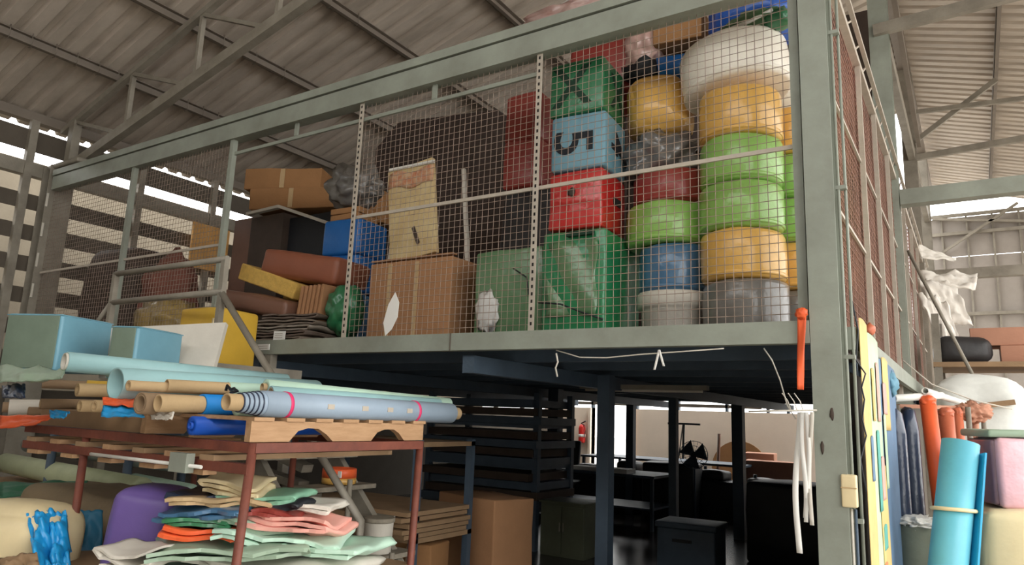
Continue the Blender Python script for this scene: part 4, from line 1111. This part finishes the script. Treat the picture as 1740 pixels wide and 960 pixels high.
# pedestal fan
t = T('pedestal_fan', 'pedestal fan with a wire cage near the far wall', 'fan', (-4.05, 12.0, 0))
fc = Vector((-4.05, 12.0, 1.12))
fd = Vector((.4, -.9, 0)).normalized(); fx = Vector((.9, .4, 0)).normalized(); fz = Vector((0, 0, 1))
MB().cyl((-4.05, 12.05, 0), (-4.05, 12.05, 1.1), .018, n=10).build('pole', DARKST, t)
MB().cyl((-4.05, 12.05, 0), (-4.05, 12.05, .04), .2, n=24).build('base', DARKST, t)
MB().cyl(fc + fd * .02, fc - fd * .14, .06, .045, n=16).build('motor', BLACK, t)
mb = MB()
for rr, off in ((.23, .0), (.23, .05), (.15, .07), (.08, .08)):
    mb.tube([fc + fd * off + rr * (math.cos(a_) * fx + math.sin(a_) * fz) for a_ in (2 * math.pi * i / 28 for i in range(29))], .004, 4)
for i in range(20):
    a_ = 2 * math.pi * i / 20
    e_ = math.cos(a_) * fx + math.sin(a_) * fz
    mb.tube([fc + fd * .08 + e_ * .05, fc + fd * .07 + e_ * .15, fc + fd * .03 + e_ * .23], .0035, 4)
mb.build('guard', DARKST, t)
for i in range(3):
    a_ = 2 * math.pi * i / 3 + .3
    e_ = math.cos(a_) * fx + math.sin(a_) * fz; g_ = -math.sin(a_) * fx + math.cos(a_) * fz
    MB().sheet(lambda u, v: fc + fd * (.03 + .03 * (v - .5)) + e_ * (.04 + .16 * u) + g_ * (.05 + .1 * u) * (v - .5) * 2, 5, 5, .003).build('blade', DARKST, t)
# fire extinguisher on the far wall
ex_, ey_ = -8.78, 17.1
t = T('fire_extinguisher', 'red fire extinguisher on the pale far wall left of the doorway', 'extinguisher', (ex_, ey_, 1.05))
MB().lathe((ex_, ey_, 1.02), [(.05, 0), (.085, .01), (.09, .05), (.09, .38), (.07, .45), (.03, .48)], 24).build('bottle', pm('extinguisher_red', (196, 40, 34), .4), t)
MB().lathe((ex_, ey_, 1.17), [(.089, 0), (.0915, .002), (.0915, .07), (.089, .072)], 24).build('label_band', PAPER, t)
MB().bar((ex_ - .02, ey_, 1.52), (ex_ + .12, ey_ - .05, 1.58), .03, .025).build('valve_handle', BLACK, t)
MB().tube([(ex_, ey_ - .02, 1.5), (ex_ + .1, ey_ - .05, 1.48), (ex_ + .12, ey_ - .06, 1.3), (ex_ + .1, ey_ - .08, 1.15)], .012, 6).build('hose', BLACK, t)
# T-shaped stand and upright stick
t = T('clothes_stand', 'thin dark stand with a crossbar near the far wall', 'stand', (-5.0, 14.8, 0))
MB().cyl((-5.25, 14.8, 0), (-5.2, 14.8, 1.62), .025, n=8).build('pole', BLACK, t)
MB().bar((-5.55, 14.8, 1.62), (-4.85, 14.8, 1.62), .03, .04).build('crossbar', BLACK, t)
MB().cyl((-5.45, 14.8, 0), (-5.22, 14.8, 1.6), .012, n=8).build('brace', BLACK, t)
single('broom_stick', MB().cyl((-4.55, 14.9, 0), (-4.5, 14.95, 1.45), .035, n=8), BRND, 'brown upright stick beside the fan', 'stick')
# strip light under the deck, cables
t = T('strip_light', 'unlit strip light fixed below the loft', 'lamp', (-4.1, 6.5, 1.93))
MB().box((-3.35, 6.45, 1.945), (-2.05, 6.53, 1.99)).build('housing', STEELB, t)
MB().cyl((-3.3, 6.49, 1.935), (-2.1, 6.49, 1.935), .013, n=12).build('tube', WHITED, t)
single('hanging_wire', MB().tube([(-2.224, 3.95, 2.071), (-2.055, 3.95, 2.024), (-1.873, 3.95, 2.019), (-1.644, 3.95, 2.037), (-1.427, 3.95, 2.048), (-1.155, 3.95, 2.063)], .004, 5), WHITED, 'thin white wire drooping under the front channel', 'wire')
single('hanging_wire', MB().tube([(-0.942, 3.96, 2.061), (-0.901, 3.96, 1.997), (-0.864, 3.96, 1.893), (-0.83, 3.96, 1.755), (-0.791, 3.96, 1.69)], .004, 5), WHITED, 'loose grey wire hanging down left of the corner column', 'wire')
single('hanging_ribbon', MB().sheet(lambda u, v: Vector((-1.562, 3.93, 1.945)).lerp(Vector((-1.537, 3.93, 2.061)), u) + Vector((.014 * v, .01 * u, 0)), 6, 2, .002), PAPER, 'white ribbon end, left leg of the knot under the channel', 'ribbon', 'ribbon ends under the channel')
single('hanging_ribbon', MB().sheet(lambda u, v: Vector((-1.505, 3.93, 1.965)).lerp(Vector((-1.537, 3.93, 2.061)), u) + Vector((.014 * v, .01 * u, 0)), 6, 2, .002), PAPER, 'white ribbon end, right leg of the knot under the channel', 'ribbon', 'ribbon ends under the channel')
single('hanging_ribbon', MB().tube([(-2.212, 3.93, 2.05), (-2.198, 3.93, 1.994), (-2.214, 3.93, 1.957), (-2.199, 3.93, 1.902)], .006, 5), WHITED, 'frayed white ribbon under the middle of the channel', 'ribbon')
t = T('hook_rod', 'thin rod with wire hooks left of the corner column', 'rod', (-.95, 3.9, 1.73))
MB().cyl((-1.015, 3.9, 1.721), (-0.676, 3.9, 1.737), .005, n=8).build('rod', WHITED, t)
for k, (xa, ya) in enumerate(((1344, 668), (1360, 660), (1372, 662))):
    MB().tube([(-.80 + .03 * k, 3.9, 1.73), (-.815 + .03 * k, 3.9, 1.78), (-.84 + .03 * k, 3.89, 1.82)], .003, 5).build('hook', WHITED, t)
def strip(label, xp, yt, xb, yb, w, m, seed, name='plastic_strip', cat='strip', group='white plastic strips on the rod'):
    f = lambda u, v: Vector(xp).lerp(Vector(xb), u) + Vector((w * (v - .5), .012 * math.sin(u * 6 + seed), 0)) + Vector((.01 * math.sin(u * 5 + seed * 2), 0, 0))
    single(name, MB().sheet(f, 18, 2, .002), m, label, cat, group)
strip('long white plastic strip curling at its end, leftmost on the rod', (-0.767, 3.9, 1.725), 0, (-0.79, 3.9, 1.034), 0, .028, PAPER, 1)
strip('white plastic strip, second on the rod', (-0.74, 3.895, 1.726), 0, (-0.755, 3.895, 1.206), 0, .022, PAPER, 2)
strip('white plastic strip, third on the rod', (-0.722, 3.89, 1.726), 0, (-0.736, 3.89, 1.187), 0, .02, PAPER, 3)
strip('white plastic strip, rightmost on the rod', (-0.705, 3.888, 1.727), 0, (-0.72, 3.888, 1.177), 0, .02, WHITED, 4)
t = T('ribbon', 'orange red ribbon knotted at the corner column and hanging down', 'ribbon', (-0.732, 3.9, 2.242))
R1 = Vector((-0.73, 3.89, 2.234)); R2 = Vector((-0.749, 3.89, 1.839))
MB().blob(R1, .03, .02, .03, .4, 3, 3, 3).build('knot', ORNG, t)
MB().sheet(lambda u, v: R1.lerp(R2, u) + Vector((.045 * (v - .5) * (1 - .35 * u), .01 * math.sin(6 * u + 2 * v), 0)), 16, 4, .002).build('tail', ORNG, t)

# ================================================================== right: column services, patchwork, aisle goods
t = T('conduit', 'pair of pale conduits running up beside the corner column', 'pipe', (-.52, 3.97, 0))
MB().cyl((-.535, 3.96, .0), (-.535, 3.96, 4.5), .008, n=10).build('pipe', STEEL, t)
MB().cyl((-.505, 3.99, 1.0), (-.505, 3.99, 4.5), .008, n=10).build('pipe', STEEL, t)
for z in (1.2, 2.0, 2.9, 3.8):
    MB().box((-.548, 3.95, z), (-.495, 3.99, z + .02)).build('clip', STEEL, t)
t = T('junction_box', 'small cream junction box on the conduits low on the column', 'box', (-.5, 3.92, 1.15))
MB().rbox((-0.546, 3.93, 1.275), .07, .05, .155, 0, .008).build('body', CREAM, t)
MB().box(Vector((-0.546, 3.93, 1.275)) + Vector((-.036, -.028, .09)), Vector((-0.546, 3.93, 1.275)) + Vector((.036, -.022, .095))).build('lid_line', KRAFT, t)
for k in range(3):
    c0 = Vector((-0.562, 3.95, 1.266)) + Vector((.018 * k, 0, 0))
    single('cable', MB().cyl(c0, (c0.x, c0.y, .3), .007, n=8), (STEELB, WHITED, DARKST)[k], '%s cable dropping from the junction box' % ('grey', 'white', 'dark')[k], 'cable', 'cables below the junction box')
single('tangled_cable', MB().tube([(-.5, 3.99, 2.3), (-.48, 4.0, 2.15), (-.5, 4.02, 2.0), (-.46, 4.03, 1.93), (-.48, 4.02, 1.86), (-.47, 4.02, 1.8), (-.485, 4.02, 1.7), (-.47, 4.02, 1.62), (-.5, 4.0, 1.5), (-.48, 3.99, 1.35)], .004, 6), BLACK, 'black cable tangled beside the conduits', 'cable')
pt = T('patchwork_cloth', 'patchwork of yellow, blue and pink cloth hanging on the cage side', 'cloth', (-.5, 5, 1.2))
PY = pm('patch_yellow', (206, 178, 116), .7, bump=.15, bs=20); PB = pm('patch_blue', (96, 122, 150), .7, bump=.15, bs=20)
PP = pm('patch_pink', (206, 160, 150), .7); PG = pm('patch_pale_green', (180, 200, 168), .7); PT = pm('patch_teal', (90, 160, 150), .7); PO = pm('patch_orange', (214, 126, 84), .7)
def hang(y0, y1, z0, z1, m, x=-.487, amp=.0, seed=0, par=pt, name='cloth_strip', tilt=0.0):
    def fn(u, v):
        y = y0 + (y1 - y0) * u + tilt * (1 - v)
        return (x + amp * math.sin(u * (y1 - y0) * 16 + seed) + .0012 * noise.noise(Vector((u * 3, v * 4, seed))), y, z0 + (z1 - z0) * v - .05 * (u - .5) ** 2 * (1 if v > .5 else 0))
    return MB().sheet(fn, 14, 12, .0025).build(name, m, par)
hang(4.1, 4.42, .5, 2.24, PY, seed=1)
hang(4.38, 4.95, .5, 2.2, PG, seed=2, x=-.490)
hang(4.85, 6.0, .4, 2.1, PB, seed=3, x=-.492)
hang(5.1, 5.45, 1.65, 2.12, PY, seed=4, x=-.486)
hang(4.62, 4.98, .3, 1.45, PY, seed=5, x=-.4855, tilt=.1)
for y0, y1, z0, z1, m in ((4.32, 4.42, 1.38, 1.62, PB), (4.6, 4.72, 1.2, 1.65, PT), (4.72, 4.85, 1.7, 2.05, PP), (5.0, 5.12, 1.3, 1.75, PG), (4.75, 4.9, 1.25, 1.5, PP), (4.7, 4.86, .98, 1.12, PT), (4.64, 4.8, .6, .92, PO), (5.05, 5.25, 1.75, 1.95, PP), (4.5, 4.6, 1.7, 2.0, PY)):
    hang(y0, y1, z0, z1, m, x=-.4825, amp=.0, seed=y0 * 7, name='patch')
single('cloth_tie', MB().blob((-.5, 4.72, 2.24), .03, .05, .04, .4, 3, 5, 2), ORNB, 'orange rag tied to the mesh above the patchwork', 'rag')
single('cloth_tie', MB().blob((-.5, 5.75, 1.98), .05, .12, .09, .4, 3, 6, 3), pm('rag_blue', (96, 140, 160), .7), 'blue rag tied to the mesh right of the patchwork', 'rag')

# rack of upright rolls in the aisle
rr = T('roll_rack', 'pipe rack with white poles holding upright rolls in the aisle', 'rack', (-.3, 6.8, 0))
MB().pipe((-0.507, 6, 1.885), (-0.219, 6.6, 1.938), .028, .02, 16).build('white_pole', WHITE, rr)
MB().pipe((-0.315, 6.3, 1.958), (-0.076, 7.6, 1.912), .026, .02, 16).build('white_pole', WHITE, rr)
MB().bar((-0.532, 6.6, 1.847), (0.094, 7.4, 1.869), .05, .03).build('bar', CARDP, rr)
for x, y in ((-.52, 6.4), (.05, 7.4), (-.05, 6.5)):
    MB().cyl((x, y, 0), (x, y, 1.85), .02, n=10).build('post', STEELB, rr)
def uproll(label, px_top, px_bot, r, mat, group='upright rolls in the aisle rack'):
    p, q = Vector(px_top), Vector(px_bot)
    t = T('upright_roll', label, 'roll', q, group)
    MB().pipe(p, q, r, r * .4, 24).build('wrap', mat, t)
    MB().blob(p + Vector((0, 0, -.01)), r * 1.05, r * 1.05, .05, .3, 4, int(r * 1000), 3).build('taped_top', mat, t)
uproll('bright orange upright roll, nearest in the aisle rack', (-0.303, 6.3, 1.888), (-.24, 6.35, .6), .055, ORNG)
uproll('brick orange upright roll behind the bright orange one', (-0.202, 6.7, 1.813), (-.18, 6.75, .6), .055, ORNB)
uproll('slim brick orange roll right of the other two', (-0.128, 7, 1.822), (-.12, 7.05, .6), .038, ORNB)
uproll('slimmest pinkish roll at the right end of the rack', (-0.015, 7.2, 1.806), (-.03, 7.2, .6), .03, CARDP)
single('tape_bundle', MB().blob((-0.013, 7.1, 1.828), .12, .08, .08, .5, 4, 9, 4), CARDP, 'crumpled pinkish tape around the roll tops', 'tape')
for k, (x, y, wh) in enumerate(((-.50, 5.95, 'left'), (-.43, 6.15, 'right'), (-.46, 6.6, 'rear'))):
    single('wrapped_roll', MB().lathe((x, y, .1), [(.03, 0), (.07, .01), (.075, .8), (.07, 1.55), (.05, 1.68), (.02, 1.7)], 24, None, .06, k), NAVY, 'dark glossy plastic wrapped roll beside the patchwork, %s of three' % wh, 'roll', 'dark wrapped rolls')
# turquoise mat, tied
p_, q_ = Vector((-0.095, 5.4, 1.593)), Vector((-.33, 5.05, 0.02))
t = T('rolled_mat', 'thick turquoise mat rolled up and tied with a cream cord in the aisle', 'mat', q_)
d_ = (q_ - p_).normalized()
MB().pipe(p_, q_, .105, .05, 40).build('mat', TEALB, t)
sx_ = Vector((1, 0, 0)); sy_ = d_.cross(sx_).normalized()
MB().sheet(lambda u, v: p_ + d_ * ((q_ - p_).length * (.04 + .95 * u)) + sx_ * (.09 + .05 * v + .03 * u) + sy_ * (-.04 + .08 * v), 10, 4, .012).build('loose_edge', TEALD, t)
c_ = p_ + d_ * .42
MB().tube([c_ + .118 * (math.cos(a_) * sx_ + math.sin(a_) * sy_) + d_ * .015 * math.sin(a_) for a_ in (2 * math.pi * i / 32 for i in range(33))], .012, 8).build('cord', CREAM, t)
MB().tube([c_ + sx_ * .12 - sy_ * .02, c_ + sx_ * .14 - sy_ * .03 + d_ * .05, c_ + sx_ * .135 - sy_ * .03 + d_ * .12], .006, 6).build('cord_end', CREAM, t)
t = T('waste_bin', 'grey green bin lined with a white bag behind the turquoise mat', 'bin', (-.4, 6.0, 0))
MB().lathe((-.41, 5.9, 0), [(.11, 0), (.12, .01), (.145, 1.0), (.15, 1.02), (.13, 1.02)], 28).build('body', pm('bin_grey_green', (112, 118, 104), .6), t)
MB().blob((-.41, 5.9, 1.03), .15, .15, .045, .5, 5, 4, 4).build('bag_liner', WHITE, t)
# big white sack, wrapped box, cream sheet
t = T('bulk_sack', 'huge white bulk sack stored high in the aisle', 'sack', (.05, 8.9, 1.1))
MB().rbox((.04, 8.9, 1.1), .78, .8, 1.1, .05, .16, .05, .05, 3, 8, 6).build('sack', pm('white_sack', (226, 228, 222), .6, bump=.3, bs=8), t)
MB().bar((0.037, 8.42, 1.92), (0.324, 8.42, 1.966), .05, .05).build('wooden_batten', PLY, t)
t = T('pallet_shelf', 'low shelf frame carrying sack and boxes in the aisle', 'shelf', (.2, 8.5, 0))
MB().box((-.35, 8.35, 1.02), (1.2, 9.4, 1.09)).build('shelf', PLY, t)
for x in (-.3, 1.15):
    for y in (8.4, 9.35):
        MB().box((x - .03, y - .03, 0), (x + .03, y + .03, 1.02)).build('post', STEELB, t)
t = T('wrapped_box', 'sage green and pink box in clear wrap right of the turquoise mat', 'box', (.22, 6.0, 1.19))
MB().rbox((.25, 6.0, 1.19), .46, .5, .44, .3, .03, .01, .01, 3, 3).build('box', pm('pink_panel', (222, 176, 186), .4, coat=.7, bump=.4, bs=10), t)
MB().rbox((.22, 6.02, 1.632), .52, .54, .05, .3, .02, 0, .01, 3, 4).build('lid_cover', SAGE, t)
MB().rbox((.02, 5.92, 1.2), .05, .4, .42, .35, .02).build('plum_side', pm('plum_panel', (120, 92, 104), .4, coat=.7), t)
single('cream_cover', MB().rbox((.32, 5.95, 0), .72, .8, 1.18, .1, .06, .03, .04, 3, 5, 6), CREAM, 'cream sheet draped over a crate at the right edge', 'cover')
# cartons and boards on a far rack in the aisle
rk = T('aisle_rack', 'tall rack with cartons further down the aisle', 'rack', (.6, 10.6, 0))
for x in (-.35, 1.9):
    for y in (10.2, 11.2):
        MB().box((x - .04, y - .04, 0), (x + .04, y + .04, 3.1)).build('post', STEELB, rk)
for z in (1.2, 2.5):
    MB().box((-.4, 10.15, z - .06), (1.95, 11.25, z)).build('shelf', PLY, rk)
single('long_carton', MB().rbox((.75, 10.7, 2.72), 1.5, .5, .22, 0, .01), CARDP, 'long flat carton on the top of the aisle rack', 'cardboard box')
single('long_carton', MB().rbox((.95, 10.65, 2.505), 1.3, .5, .21, 0, .01), CARDP, 'thicker carton under the long flat one', 'cardboard box')
single('wrapped_bundle', MB().rbox((-.1, 10.6, 2.5), .55, .6, .33, .1, .1, .03, .03, 3, 3), DKCLOTH, 'dark rounded bundle left of the cartons on the aisle rack', 'bundle')
single('black_tyre', MB().lathe((-.12, 9.9, 1.95), [(.18, 0), (.26, .03), (.28, .1), (.26, .17), (.18, .2)], 32), DARKST, 'dark coiled hose lying behind the white sack', 'hose') if False else None
for k in range(5):
    single('stacked_plank', MB().box((.0, 10.2 + .02 * (k % 2), 1.205 + k * .2), (1.8, 11.1, 1.37 + k * .2)), CARD if k % 2 else PLY, 'brown flat stock on the lower aisle rack shelf, %s layer' % ('lowest', 'second', 'third', 'fourth', 'top')[k], 'flat stock', 'flat stock on the aisle rack')
# white sheets sagging from the cage side
def limp(label, pts, seed, sag=.06):
    drape('plastic_sheet', label, 'sheet', pts, sag, pm('limp_white_sheet', (226, 220, 210), .6, bump=.1), seed, 'white sheets on the cage side', .008, 18, 12)
limp('white pointed sheet on top of the far cage end', [(-.6, 12.5, 4.55), (-.1, 12.7, 4.30), (-.1, 12.6, 4.26), (-.55, 12.4, 4.28)], 3, .03)
limp('white sheet sticking out below the far beam', [(-.6, 12.2, 4.05), (.16, 12.3, 3.98), (.12, 12.2, 3.72), (-.45, 12.1, 3.8)], 4)
limp('white sheet folded over and sagging at the far cage end', [(-.6, 11.9, 3.9), (-.1, 12.0, 3.72), (.05, 11.9, 3.15), (-.35, 11.8, 3.2)], 5)
limp('white sheet hanging lowest at the far cage end', [(-.6, 11.6, 3.6), (-.25, 11.7, 3.5), (-.1, 11.7, 2.85), (-.35, 11.6, 2.9)], 6)
single('slanted_pole', MB().cyl((-.56, 9.6, 3.8), (.05, 9.4, 2.15), .02, n=10), STEELB, 'thin grey pole slanting down above the white sack', 'pole')
single('rope', MB().tube([(-.5, 7.0, 2.25), (-.3, 7.05, 2.05), (0.0, 7.1, 1.92), (.25, 7.1, 1.86)], .006, 6), WHITED, 'pale rope running down from the cage to the roll rack', 'rope')
